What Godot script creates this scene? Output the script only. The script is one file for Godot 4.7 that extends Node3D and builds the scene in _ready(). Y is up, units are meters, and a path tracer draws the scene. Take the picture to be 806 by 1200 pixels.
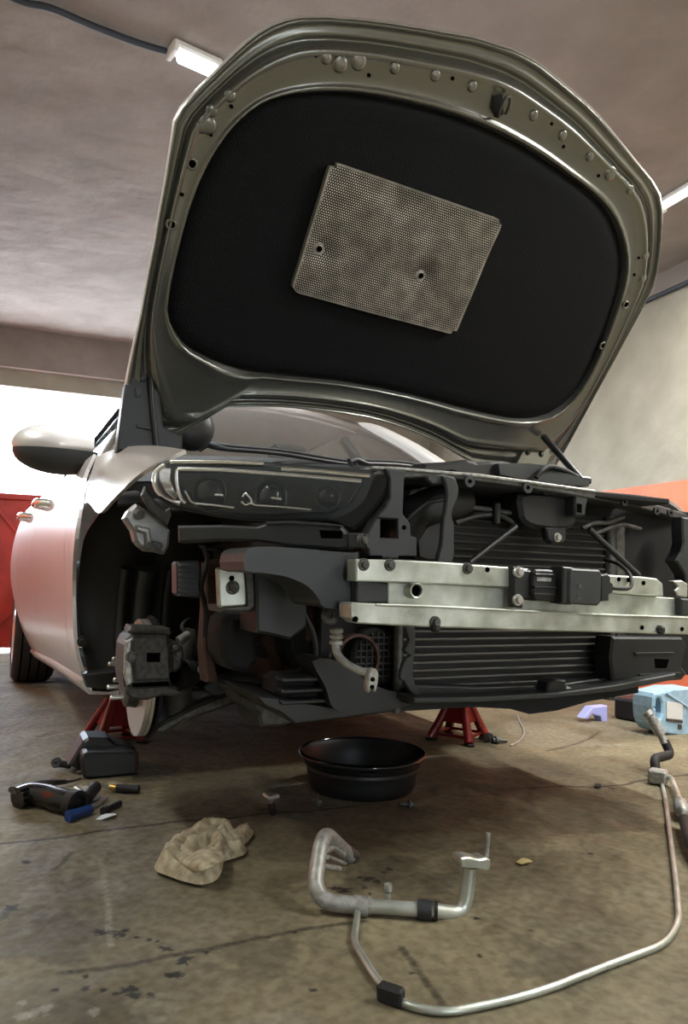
extends Node3D

# ---------- helpers ----------
var M := {}
var ROOM := Transform3D(Basis(Vector3.UP, -0.0754), Vector3.ZERO)   # the garage stands slightly turned to the car

func numbered(parent: Node, called: String) -> String:
	if not parent.has_node(called):
		return called
	var i := 1
	while parent.has_node("%s_%03d" % [called, i]):
		i += 1
	return "%s_%03d" % [called, i]

func S() -> SurfaceTool:
	var st := SurfaceTool.new()
	st.begin(Mesh.PRIMITIVE_TRIANGLES)
	return st

func mesh_of(st: SurfaceTool) -> ArrayMesh:
	st.generate_normals()
	return st.commit()

func obj(called: String, st: SurfaceTool, m: Material, parent: Node = self, t := Transform3D.IDENTITY) -> MeshInstance3D:
	var o := MeshInstance3D.new()
	o.mesh = mesh_of(st)
	o.material_override = m
	o.name = numbered(parent, called)
	o.transform = t
	parent.add_child(o, true)
	return o

func inst(called: String, me: Mesh, m: Material, parent: Node, t: Transform3D) -> MeshInstance3D:
	var o := MeshInstance3D.new()
	o.mesh = me
	o.material_override = m
	o.name = numbered(parent, called)
	o.transform = t
	parent.add_child(o, true)
	return o

func thing(called: String, label: String, category: String, at := Vector3.ZERO, group := "") -> Node3D:
	var o := Node3D.new()
	o.name = numbered(self, called)
	add_child(o, true)
	o.position = at
	tag(o, label, category, group)
	return o

func tag(o: Node, label: String, category: String, group := "") -> Node:
	o.set_meta("label", label)
	o.set_meta("category", category)
	if group != "":
		o.set_meta("group", group)
	return o

func struct(called: String, st: SurfaceTool, m: Material, label: String, category: String, parent: Node = self, t := Transform3D.IDENTITY) -> MeshInstance3D:
	var o := obj(called, st, m, parent, t)
	o.set_meta("kind", "structure")
	tag(o, label, category)
	return o

func P2(a: Array) -> PackedVector2Array:
	var r := PackedVector2Array()
	for i in range(0, a.size(), 2):
		r.append(Vector2(a[i], a[i + 1]))
	return r

func P3(a: Array) -> PackedVector3Array:
	var r := PackedVector3Array()
	for i in range(0, a.size(), 3):
		r.append(Vector3(a[i], a[i + 1], a[i + 2]))
	return r

func tri(st: SurfaceTool, a: Vector3, b: Vector3, c: Vector3, g := -1) -> void:
	for p in [a, b, c]:
		st.set_smooth_group(g)
		st.add_vertex(p)

func quad(st: SurfaceTool, a: Vector3, b: Vector3, c: Vector3, d: Vector3, g := -1) -> void:
	tri(st, a, b, c, g)
	tri(st, a, c, d, g)

func area2(p: PackedVector2Array) -> float:
	var s := 0.0
	for i in p.size():
		s += p[i].cross(p[(i + 1) % p.size()])
	return s * 0.5

# an outline in the local xy plane, extruded from z = 0 back to z = -depth, its front edge chamfered by ch
func prism(st: SurfaceTool, outline: PackedVector2Array, depth: float, ch := 0.0, t := Transform3D.IDENTITY) -> void:
	var p := outline.duplicate()
	if area2(p) < 0.0:
		p.reverse()
	var n := p.size()
	var f := PackedVector2Array()
	for i in n:
		if ch == 0.0:
			f.append(p[i])
			continue
		var d0: Vector2 = (p[i] - p[(i - 1 + n) % n]).normalized()
		var d1: Vector2 = (p[(i + 1) % n] - p[i]).normalized()
		var nn := Vector2(-d0.y - d1.y, d0.x + d1.x)
		var k: float = nn.length()
		nn = nn / maxf(k, 0.2)
		var cosine: float = maxf(nn.dot(Vector2(-d1.y, d1.x)), 0.5)
		f.append(p[i] + nn * (ch / cosine))
	var idx := Geometry2D.triangulate_polygon(f)
	if idx.is_empty():
		f = p.duplicate()
		idx = Geometry2D.triangulate_polygon(f)
	for i in range(0, idx.size(), 3):
		var a := f[idx[i]]
		var b := f[idx[i + 1]]
		var c := f[idx[i + 2]]
		if (b - a).cross(c - a) > 0.0:
			var s := b
			b = c
			c = s
		tri(st, t * Vector3(a.x, a.y, 0), t * Vector3(b.x, b.y, 0), t * Vector3(c.x, c.y, 0))
		tri(st, t * Vector3(a.x, a.y, -depth), t * Vector3(c.x, c.y, -depth), t * Vector3(b.x, b.y, -depth))
	for i in n:
		var j := (i + 1) % n
		if ch > 0.0:
			quad(st, t * Vector3(f[i].x, f[i].y, 0), t * Vector3(f[j].x, f[j].y, 0), t * Vector3(p[j].x, p[j].y, -ch), t * Vector3(p[i].x, p[i].y, -ch))
		quad(st, t * Vector3(p[i].x, p[i].y, -ch), t * Vector3(p[j].x, p[j].y, -ch), t * Vector3(p[j].x, p[j].y, -depth), t * Vector3(p[i].x, p[i].y, -depth))

# a box with every edge chamfered
func box(st: SurfaceTool, size: Vector3, ch := 0.0, t := Transform3D.IDENTITY) -> void:
	var h := size * 0.5
	var c := minf(ch, minf(h.x, minf(h.y, h.z)) * 0.9)
	var i := h - Vector3(c, c, c)
	for ax in 3:
		var u := (ax + 1) % 3
		var v := (ax + 2) % 3
		for s in [-1.0, 1.0]:
			var q: Array = []
			for k in [[-1, -1], [1, -1], [1, 1], [-1, 1]]:
				var w := Vector3.ZERO
				w[ax] = h[ax] * s
				w[u] = i[u] * k[0]
				w[v] = i[v] * k[1]
				q.append(t * w)
			if s > 0:
				q.reverse()
			quad(st, q[0], q[1], q[2], q[3])
	if c <= 0.0:
		return
	for ax in 3:
		var u := (ax + 1) % 3
		var v := (ax + 2) % 3
		for su in [-1.0, 1.0]:
			for sv in [-1.0, 1.0]:
				var a := Vector3.ZERO
				var b := Vector3.ZERO
				a[ax] = -i[ax]
				b[ax] = -i[ax]
				a[u] = h[u] * su
				a[v] = i[v] * sv
				b[u] = i[u] * su
				b[v] = h[v] * sv
				var a2 := a
				var b2 := b
				a2[ax] = i[ax]
				b2[ax] = i[ax]
				if su * sv > 0:
					quad(st, t * a, t * a2, t * b2, t * b)
				else:
					quad(st, t * b, t * b2, t * a2, t * a)
	for sx in [-1.0, 1.0]:
		for sy in [-1.0, 1.0]:
			for sz in [-1.0, 1.0]:
				var a := Vector3(h.x * sx, i.y * sy, i.z * sz)
				var b := Vector3(i.x * sx, h.y * sy, i.z * sz)
				var d := Vector3(i.x * sx, i.y * sy, h.z * sz)
				if sx * sy * sz > 0:
					tri(st, t * a, t * d, t * b)
				else:
					tri(st, t * a, t * b, t * d)

# pipe bends: rounds every inner corner of a path
func bend(a: PackedVector3Array, r: float, k := 6) -> PackedVector3Array:
	var o := PackedVector3Array()
	o.append(a[0])
	for i in range(1, a.size() - 1):
		var d0 := a[i - 1] - a[i]
		var d1 := a[i + 1] - a[i]
		var w := minf(r, minf(d0.length(), d1.length()) * 0.48)
		var p := a[i] + d0.normalized() * w
		var q := a[i] + d1.normalized() * w
		for j in k + 1:
			var s := float(j) / k
			o.append(p.lerp(a[i], s).lerp(a[i].lerp(q, s), s))
	o.append(a[a.size() - 1])
	return o

# a smooth curve through points
func curve(a: PackedVector3Array, k := 6) -> PackedVector3Array:
	var o := PackedVector3Array()
	var n := a.size()
	for i in n - 1:
		for j in k:
			o.append(a[i].cubic_interpolate(a[i + 1], a[maxi(i - 1, 0)], a[mini(i + 2, n - 1)], float(j) / k))
	o.append(a[n - 1])
	return o

func tube(st: SurfaceTool, a: PackedVector3Array, r: float, sides := 10, r_end := -1.0, flat := 1.0) -> void:
	var n := a.size()
	var rings: Array = []
	var up := Vector3.UP
	var d := (a[1] - a[0]).normalized()
	if absf(d.dot(up)) > 0.9:
		up = Vector3.RIGHT
	var x := d.cross(up).normalized()
	for i in n:
		if i == 0:
			d = (a[1] - a[0]).normalized()
		elif i == n - 1:
			d = (a[i] - a[i - 1]).normalized()
		else:
			d = (a[i + 1] - a[i - 1]).normalized()
		x = (x - d * x.dot(d)).normalized()
		var y := d.cross(x)
		var rr := r if r_end < 0.0 else lerpf(r, r_end, float(i) / (n - 1))
		var ring := PackedVector3Array()
		for k in sides:
			var g := TAU * k / sides
			ring.append(a[i] + (x * cos(g) + y * sin(g) * flat) * rr)
		rings.append(ring)
	for i in n - 1:
		for k in sides:
			var l := (k + 1) % sides
			quad(st, rings[i][k], rings[i][l], rings[i + 1][l], rings[i + 1][k], 1)
	for e in [0, n - 1]:
		for k in sides:
			var l := (k + 1) % sides
			if e == 0:
				tri(st, a[e], rings[e][l], rings[e][k])
			else:
				tri(st, a[e], rings[e][k], rings[e][l])

# profile = [radius, height, radius, height ...] turned about the local y axis; sharp keeps its corners
func lathe(st: SurfaceTool, profile: Array, seg := 24, t := Transform3D.IDENTITY, sharp := true) -> void:
	var n := profile.size() / 2
	for i in n - 1:
		for k in seg:
			var a := TAU * k / seg
			var b := TAU * (k + 1) / seg
			var r0: float = profile[i * 2]
			var h0: float = profile[i * 2 + 1]
			var r1: float = profile[i * 2 + 2]
			var h1: float = profile[i * 2 + 3]
			var p := t * Vector3(cos(a) * r0, h0, sin(a) * r0)
			var q := t * Vector3(cos(b) * r0, h0, sin(b) * r0)
			var u := t * Vector3(cos(b) * r1, h1, sin(b) * r1)
			var v := t * Vector3(cos(a) * r1, h1, sin(a) * r1)
			var g := (i + 2) if sharp else 1
			if r0 < 1e-6:
				tri(st, p, u, v, g)
			elif r1 < 1e-6:
				tri(st, p, q, u, g)
			else:
				quad(st, p, q, u, v, g)

# a sheet through rows of points with real thickness (0 leaves a single skin)
func sheet(st: SurfaceTool, rows: Array, thick := 0.0, g := 1) -> void:
	var nr := rows.size()
	var nc: int = rows[0].size()
	var back: Array = []
	for i in nr:
		var b := PackedVector3Array()
		for j in nc:
			var du: Vector3 = rows[i][mini(j + 1, nc - 1)] - rows[i][maxi(j - 1, 0)]
			var dv: Vector3 = rows[mini(i + 1, nr - 1)][j] - rows[maxi(i - 1, 0)][j]
			b.append(rows[i][j] - du.cross(dv).normalized() * thick)
		back.append(b)
	for i in nr - 1:
		for j in nc - 1:
			quad(st, rows[i][j], rows[i + 1][j], rows[i + 1][j + 1], rows[i][j + 1], g)
			if thick != 0.0:
				quad(st, back[i][j], back[i][j + 1], back[i + 1][j + 1], back[i + 1][j], g + 1)
	if thick == 0.0:
		return
	for i in nr - 1:
		for j in [0, nc - 1]:
			quad(st, rows[i][j], rows[i + 1][j], back[i + 1][j], back[i][j])
	for j in nc - 1:
		for i in [0, nr - 1]:
			quad(st, rows[i][j], rows[i][j + 1], back[i][j + 1], back[i][j])

# rows resampled smoothly: every row and then every column becomes a curve
func fine(rows: Array, k := 4) -> Array:
	var a: Array = []
	for r in rows:
		a.append(curve(r, k))
	var cols: Array = []
	for j in a[0].size():
		var c := PackedVector3Array()
		for i in a.size():
			c.append(a[i][j])
		cols.append(curve(c, k))
	var o: Array = []
	for i in cols[0].size():
		var r := PackedVector3Array()
		for j in cols.size():
			r.append(cols[j][i])
		o.append(r)
	return o

func at(p: Vector3, b := Basis.IDENTITY) -> Transform3D:
	return Transform3D(b, p)

# a frame whose y axis points along d
func along(p: Vector3, d: Vector3) -> Transform3D:
	var y := d.normalized()
	var h := Vector3.RIGHT if absf(y.x) < 0.9 else Vector3.UP
	var x := h.cross(y).normalized()
	return Transform3D(Basis(x, y, x.cross(y)), p)

# a hexagon-headed bolt whose head points along d
func bolt(st: SurfaceTool, p: Vector3, d: Vector3, r: float) -> void:
	var t := along(p, d)
	lathe(st, [0.0, -r * 0.5, r * 1.5, -r * 0.5, r * 1.5, 0.0, r * 1.4, r * 0.25, r, r * 0.25], 16, t)
	lathe(st, [r, r * 0.2, r, r * 1.0, r * 0.85, r * 1.15, 0.0, r * 1.15], 6, t)

# ---------- materials ----------
func noise_image(size: int, freq: float, octaves: int, lo: Color, hi: Color, seed_no: int, power := 1.0, kind := FastNoiseLite.TYPE_SIMPLEX_SMOOTH) -> Image:
	var f := FastNoiseLite.new()
	f.seed = seed_no
	f.noise_type = kind
	f.frequency = freq
	f.fractal_octaves = octaves
	f.fractal_type = FastNoiseLite.FRACTAL_FBM if octaves > 1 else FastNoiseLite.FRACTAL_NONE
	var g := f.get_seamless_image(size, size)
	g.convert(Image.FORMAT_L8)
	var src := g.get_data()
	var lut := PackedByteArray()
	for i in 256:
		var c := lo.lerp(hi, pow(i / 255.0, power))
		lut.append_array([int(clampf(c.r, 0, 1) * 255), int(clampf(c.g, 0, 1) * 255), int(clampf(c.b, 0, 1) * 255)])
	var out := PackedByteArray()
	out.resize(src.size() * 3)
	for i in src.size():
		var s := src[i] * 3
		out[i * 3] = lut[s]
		out[i * 3 + 1] = lut[s + 1]
		out[i * 3 + 2] = lut[s + 2]
	return Image.create_from_data(size, size, false, Image.FORMAT_RGB8, out)

func tex(i: Image) -> ImageTexture:
	return ImageTexture.create_from_image(i)

func mat(called: String, c: Color, rough := 0.5, metal := 0.0, spec := 0.5) -> StandardMaterial3D:
	var m := StandardMaterial3D.new()
	m.resource_name = called
	m.albedo_color = c
	m.roughness = rough
	m.metallic = metal
	m.metallic_specular = spec
	M[called] = m
	return m

# mottles a material with a triplanar noise
func mottle(m: StandardMaterial3D, t: Texture2D, scale: float, bump: Texture2D = null, strength := 0.3) -> StandardMaterial3D:
	m.albedo_texture = t
	m.uv1_triplanar = true
	m.uv1_world_triplanar = true
	m.uv1_scale = Vector3.ONE * scale
	if bump:
		m.normal_enabled = true
		m.normal_texture = bump
		m.normal_scale = strength
	return m

func materials() -> void:
	var white := Color(1, 1, 1)
	var wear := tex(noise_image(512, 0.012, 5, Color(0.8, 0.8, 0.8), white, 3))
	var grime := tex(noise_image(512, 0.02, 5, Color(0.5, 0.49, 0.47), white, 5, 0.6))
	var bimg := noise_image(512, 0.03, 4, Color(0, 0, 0), white, 8)
	bimg.bump_map_to_normal_map(6.0)
	var bump := tex(bimg)
	var fimg := noise_image(512, 0.12, 3, Color(0, 0, 0), white, 9)
	fimg.bump_map_to_normal_map(3.0)
	var fine_bump := tex(fimg)
	mottle(mat("car_paint", Color(0.74, 0.72, 0.70), 0.28, 0.35), wear, 0.6).clearcoat_enabled = true
	M.car_paint.albedo_texture = null
	M.car_paint.clearcoat = 0.6
	mat("hood_paint", Color(0.48, 0.485, 0.465), 0.24, 0.75)
	mat("black_plastic", Color(0.085, 0.09, 0.095), 0.45)
	mottle(mat("grey_plastic", Color(0.175, 0.188, 0.192), 0.48), wear, 2.0)
	mat("gloss_black", Color(0.05, 0.052, 0.056), 0.12)
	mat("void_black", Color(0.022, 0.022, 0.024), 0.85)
	mat("insulator", Color(0.068, 0.076, 0.085), 0.8, 0.0, 0.3)
	M.insulator.normal_enabled = true
	M.insulator.normal_texture = fine_bump
	M.insulator.uv1_triplanar = true
	M.insulator.uv1_scale = Vector3.ONE * 3.0
	mottle(mat("aluminium", Color(0.84, 0.86, 0.83), 0.42, 0.75), tex(noise_image(512, 0.01, 5, Color(0.62, 0.62, 0.58), white, 12, 0.7)), 1.6, fine_bump, 0.08)
	mottle(mat("dull_aluminium", Color(0.72, 0.72, 0.70), 0.5, 0.5), grime, 5.0, fine_bump, 0.15)
	mottle(mat("cast_iron", Color(0.29, 0.285, 0.265), 0.6, 0.3), grime, 5.0, fine_bump, 0.4)
	mottle(mat("dirty_steel", Color(0.36, 0.36, 0.345), 0.55, 0.45), grime, 4.0)
	mottle(mat("rusty_redlit_steel", Color(0.32, 0.22, 0.18), 0.75, 0.2), grime, 6.0)  # real rust, and red light put into the colour of silver-painted metal
	mat("chrome", Color(0.97, 0.98, 0.98), 0.22, 1.0)
	mat("bright_steel", Color(0.8, 0.8, 0.79), 0.3, 0.85)
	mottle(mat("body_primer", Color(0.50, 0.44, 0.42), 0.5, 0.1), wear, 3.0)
	mottle(mat("silver_body", Color(0.52, 0.515, 0.50), 0.4, 0.35), wear, 3.0)
	mat("rubber", Color(0.07, 0.07, 0.072), 0.7)
	mottle(mat("tyre_rubber", Color(0.16, 0.158, 0.155), 0.85), wear, 4.0)
	mottle(mat("red_paint", Color(0.50, 0.055, 0.05), 0.4), grime, 4.0)
	mottle(mat("jug_plastic", Color(0.62, 0.77, 0.86), 0.4), wear, 3.0)
	mat("lavender_plastic", Color(0.62, 0.64, 0.86), 0.45)
	mat("label_paper", Color(0.78, 0.80, 0.80), 0.6)
	mat("hole", Color(0.012, 0.012, 0.012), 0.9, 0.0, 0.1)
	mat("fin", Color(0.13, 0.13, 0.125), 0.7, 0.2)
	mat("fin_edge", Color(0.30, 0.285, 0.27), 0.5, 0.5)
	mottle(mat("rag", Color(0.78, 0.75, 0.66), 0.95), tex(noise_image(512, 0.010, 4, Color(0.45, 0.38, 0.31), Color(1, 1, 0.97), 31, 0.6)), 6.0, fine_bump, 0.2)
	mat("blue_plastic", Color(0.10, 0.22, 0.42), 0.4)
	mat("brass", Color(0.80, 0.66, 0.34), 0.35, 0.8)
	mat("white_plastic", Color(0.86, 0.86, 0.85), 0.5)
	mat("headliner", Color(0.94, 0.90, 0.81), 0.9)
	mat("leaf", Color(0.72, 0.66, 0.45), 0.9)
	var g := mat("glass", Color(0.35, 0.38, 0.38, 0.16), 0.03)
	g.transparency = BaseMaterial3D.TRANSPARENCY_ALPHA
	var lg := mat("lens_glass", Color(0.75, 0.8, 0.82, 0.03), 0.02, 0.0, 0.12)
	lg.transparency = BaseMaterial3D.TRANSPARENCY_ALPHA
	var wg := mat("windscreen_glass", Color(0.30, 0.33, 0.31, 0.12), 0.04, 0.0, 0.6)
	wg.transparency = BaseMaterial3D.TRANSPARENCY_ALPHA
	# building
	var plaster := noise_image(1024, 0.006, 6, Color(0.86, 0.855, 0.85), Color(1, 1, 1), 21)
	var cimg := noise_image(512, 0.02, 6, Color(0, 0, 0), white, 22)
	cimg.bump_map_to_normal_map(5.0)
	mottle(mat("ceiling_concrete", Color(0.56, 0.525, 0.50), 0.95), tex(plaster), 0.33, tex(cimg), 0.5)
	mottle(mat("wall_plaster", Color(0.63, 0.61, 0.555), 0.9), tex(plaster), 0.4, tex(cimg), 0.25)
	mottle(mat("orange_paint", Color(0.90, 0.45, 0.29), 0.6), tex(noise_image(512, 0.01, 5, Color(0.90, 0.88, 0.86), white, 23)), 0.6, tex(cimg), 0.2)
	mottle(mat("red_gate", Color(0.72, 0.20, 0.15), 0.5), wear, 0.8)
	mottle(mat("outside_paving", Color(0.85, 0.82, 0.78), 0.95), tex(plaster), 0.4)
	mat("cable", Color(0.20, 0.22, 0.26), 0.6)
	var lamp := mat("lamp_glow", Color(1, 1, 1), 0.4)
	lamp.emission_enabled = true
	lamp.emission = Color(0.95, 0.98, 1.0)
	lamp.emission_energy_multiplier = 4.0
	var tubem := mat("tube_glow", Color(1, 1, 1), 0.4)
	tubem.emission_enabled = true
	tubem.emission = Color(0.96, 1.0, 0.98)
	tubem.emission_energy_multiplier = 1.0

# the oil-stained concrete: mottled, cracked and blotched, one texture over 6.4 m of floor
func floor_texture() -> Image:
	var n := 1536
	var span := 6.4
	var big := FastNoiseLite.new()
	big.seed = 41
	big.frequency = 0.0035
	big.fractal_octaves = 6
	var streak := FastNoiseLite.new()
	streak.seed = 42
	streak.frequency = 0.012
	streak.fractal_octaves = 4
	var a := big.get_image(n, n, false, false, false)
	var b := streak.get_image(n, n, false, false, false)
	a.convert(Image.FORMAT_L8)
	b.convert(Image.FORMAT_L8)
	var da := a.get_data()
	var db := b.get_data()
	var out := PackedByteArray()
	out.resize(n * n * 3)
	for i in n * n:
		var v: float = 0.80 + (da[i] / 255.0 - 0.5) * 0.34 + (db[i] / 255.0 - 0.5) * 0.2
		v = clampf(v, 0.35, 1.15)
		out[i * 3] = int(clampf(142.0 * v, 0, 255))
		out[i * 3 + 1] = int(clampf(132.0 * v, 0, 255))
		out[i * 3 + 2] = int(clampf(106.0 * v, 0, 255))
	var img := Image.create_from_data(n, n, false, Image.FORMAT_RGB8, out)
	var px := n / span
	# [x, z, radius ...] of stains on the floor, in metres
	var oil := [-0.971, 0.605, 0.015, -0.953, 0.612, 0.01, -0.938, 0.629, 0.013, -0.925, 0.616, 0.008, -0.91, 0.652, 0.006, -0.891, 0.67, 0.006, -0.877, 0.683, 0.005, -0.865, 0.719, 0.009, -0.874, 0.709, 0.006, -0.851, 0.771, 0.014, -0.837, 0.767, 0.009, -0.871, 0.812, 0.013, -0.884, 0.807, 0.007, -0.924, 0.858, 0.008, -0.953, 0.83, 0.014, -0.946, 0.849, 0.01, -0.974, 0.832, 0.007, -0.992, 0.813, 0.007, -1.067, 0.782, 0.006, -1.02, 0.796, 0.008, -0.369, 0.575, 0.014, -0.357, 0.595, 0.01, -0.383, 0.559, 0.008, -0.447, 0.609, 0.017, -0.465, 0.593, 0.012, -0.293, 0.541, 0.01, -0.316, 0.554, 0.006, -0.4, 0.614, 0.008, -0.402, 0.646, 0.006, -0.624, 0.747, 0.005, -0.253, 0.835, 0.007, 1.206, -0.292, 0.012, 0.768, 0.212, 0.012, 0.246, 0.644, 0.007, -1.013, 0.756, 0.007, -1.038, 0.731, 0.004, -0.803, 0.758, 0.006, -1.081, 0.187, 0.012, -1.125, 0.436, 0.017, -0.339, 0.963, 0.006, -0.181, 0.92, 0.005, -0.488, 0.966, 0.006, -0.671, 0.948, 0.007]
	for i in range(0, oil.size(), 3):
		blot(img, px, oil[i], oil[i + 1], oil[i + 2], Color(0.10, 0.095, 0.085), 0.8)
	var dark_blots := [-1.001, 0.875, 0.08, -0.72, 0.806, 0.094, -0.295, 0.605, 0.141, -0.242, 0.174, 0.275, -0.426, -0.208, 0.25, -0.64, -0.503, 0.175, 0.453, -0.119, 0.292, -0.21, 1.049, 0.096, -1.056, 0.599, 0.095, 0.476, 0.443, 0.24]  # damp spots near the pipe, plus wider dark blots under the car
	for i in range(0, dark_blots.size(), 3):
		blot(img, px, dark_blots[i], dark_blots[i + 1], dark_blots[i + 2], Color(0.20, 0.18, 0.15), 0.28)
	var pale := [-1.101, 0.835, 0.017, -1.084, 0.833, 0.012, -1.119, 0.838, 0.012, -1.116, 0.799, 0.009, -1.013, 0.872, 0.013, -1.074, 0.392, 0.053, -0.937, -0.087, 0.093, -1.09, -0.07, 0.056, -0.748, 1.007, 0.054, -0.924, 0.895, 0.041, 1.169, -0.572, 0.294, 1.692, -0.611, 0.276, -0.935, 0.4, 0.046]
	for i in range(0, pale.size(), 3):
		blot(img, px, pale[i], pale[i + 1], pale[i + 2], Color(0.62, 0.61, 0.58), 0.5 if pale[i + 2] < 0.03 else 0.22)
	var cracks := [
		[-1.211, 0.055, -1.134, 0.041, -1.055, 0.046, -0.977, 0.049, -0.907, 0.035, -0.842, 0.031, -0.76, 0.033, -0.67, 0.029, -0.557, 0.056, -0.43, 0.047, -0.307, 0.076, -0.137, 0.078],
		[0.432, 0.101, 0.63, 0.13, 0.715, 0.182, 0.79, 0.187, 0.865, 0.192, 0.922, 0.178, 1.02, 0.166, 1.189, 0.177, 1.433, 0.186],
		[-1.052, 0.731, -0.983, 0.748, -0.932, 0.75, -0.879, 0.747, -0.801, 0.749, -0.699, 0.745, -0.592, 0.745, -0.466, 0.76],
		[-1.027, 0.263, -1.009, 0.237, -0.996, 0.209, -0.975, 0.158], [-1.142, 0.482, -1.129, 0.455, -1.115, 0.428],
		[-0.456, 0.881, -0.471, 0.966, -0.48, 1.022, -0.49, 1.078], [0.933, -0.303, 1.101, -0.344, 1.285, -0.423, 1.446, -0.522],
	]
	for ci in cracks.size():
		var c: Array = cracks[ci]
		for i in range(0, c.size() - 2, 2):
			stroke(img, px, c[i], c[i + 1], c[i + 2], c[i + 3], 0.003 if ci < 2 else 0.0015, Color(0.14, 0.125, 0.105), 0.5 if ci < 2 else 0.3)
	var white_line := [-0.916, 0.234, -0.92, 0.305, -0.932, 0.402, -0.937, 0.491, -0.947, 0.569, -0.958, 0.674]
	for i in range(0, white_line.size() - 2, 2):
		stroke(img, px, white_line[i], white_line[i + 1], white_line[i + 2], white_line[i + 3], 0.003, Color(0.66, 0.64, 0.57), 0.2)
	return img

func blot(img: Image, px: float, x: float, z: float, r: float, c: Color, amount: float) -> void:
	var n := FastNoiseLite.new()
	n.seed = int(x * 977.0 + z * 1409.0)
	n.frequency = 0.9 / maxf(r * px, 2.0)
	n.fractal_octaves = 3
	var cx := (x + 2.7) * px
	var cz := (z + 4.5) * px
	var rr := int(r * px * 1.6) + 2
	for j in range(int(cz) - rr, int(cz) + rr + 1):
		for i in range(int(cx) - rr, int(cx) + rr + 1):
			if i < 0 or j < 0 or i >= img.get_width() or j >= img.get_height():
				continue
			var d := Vector2(i - cx, j - cz).length() / (r * px)
			var w := clampf((1.0 - d + n.get_noise_2d(i, j) * 0.9) * 3.0, 0.0, 1.0) * amount
			if w > 0.0:
				img.set_pixel(i, j, img.get_pixel(i, j).lerp(c, w))

func stroke(img: Image, px: float, x0: float, z0: float, x1: float, z1: float, w: float, c: Color, amount: float) -> void:
	var a := Vector2((x0 + 2.7) * px, (z0 + 4.5) * px)
	var b := Vector2((x1 + 2.7) * px, (z1 + 4.5) * px)
	var n := int(a.distance_to(b) * 1.5) + 1
	var rng := RandomNumberGenerator.new()
	rng.seed = int(absf(x0 * 5000.0 + z0 * 700.0))
	for k in n:
		var p := a.lerp(b, float(k) / n) + Vector2(rng.randf_range(-0.7, 0.7), rng.randf_range(-0.7, 0.7))
		var rad := int(ceil(w * px * 0.5))
		for dj in range(-rad, rad + 1):
			for di in range(-rad, rad + 1):
				var i := int(p.x) + di
				var j := int(p.y) + dj
				if i < 0 or j < 0 or i >= img.get_width() or j >= img.get_height():
					continue
				img.set_pixel(i, j, img.get_pixel(i, j).lerp(c, amount * rng.randf_range(0.2, 0.7)))

func _ready() -> void:
	# camera, sky, exposure, lights
	var cam := Camera3D.new()
	cam.name = "camera"
	cam.transform = Transform3D(Vector3(0.898921, 0.029885, 0.437090), Vector3(-0.064353, 0.995856, 0.064261), Vector3(-0.433358, -0.085894, 0.897119), Vector3(-1.215, 0.7, 2.145))
	cam.fov = rad_to_deg(2.0 * atan(600.0 / 865.0))
	cam.near = 0.02
	add_child(cam, true)
	cam.current = true
	var env := Environment.new()
	var sky := Sky.new()
	var ps := ProceduralSkyMaterial.new()
	ps.sky_top_color = Color(0.80, 0.87, 0.95)
	ps.sky_horizon_color = Color(0.95, 0.97, 0.98)
	ps.ground_horizon_color = Color(0.75, 0.74, 0.72)
	ps.ground_bottom_color = Color(0.45, 0.43, 0.40)
	ps.sky_energy_multiplier = SKY_ENERGY
	ps.ground_energy_multiplier = SKY_ENERGY
	sky.sky_material = ps
	env.background_mode = Environment.BG_SKY
	env.sky = sky
	env.ambient_light_source = Environment.AMBIENT_SOURCE_DISABLED
	env.tonemap_mode = Environment.TONE_MAPPER_LINEAR
	env.tonemap_exposure = 1.0
	env.sdfgi_enabled = true
	env.ssao_enabled = true
	env.ssil_enabled = true
	var we := WorldEnvironment.new()
	we.name = "world"
	we.environment = env
	add_child(we, true)
	materials()
	garage()
	lamps()
	car()
	floor_things()

const SKY_ENERGY := 4.8
const HIGH := 2.66

func wall_box(called: String, lo: Vector3, hi: Vector3, m: Material, label: String, category: String) -> MeshInstance3D:
	var st := S()
	box(st, hi - lo, 0.0, at((lo + hi) * 0.5))
	return struct(called, st, m, label, category, self, ROOM)

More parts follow.
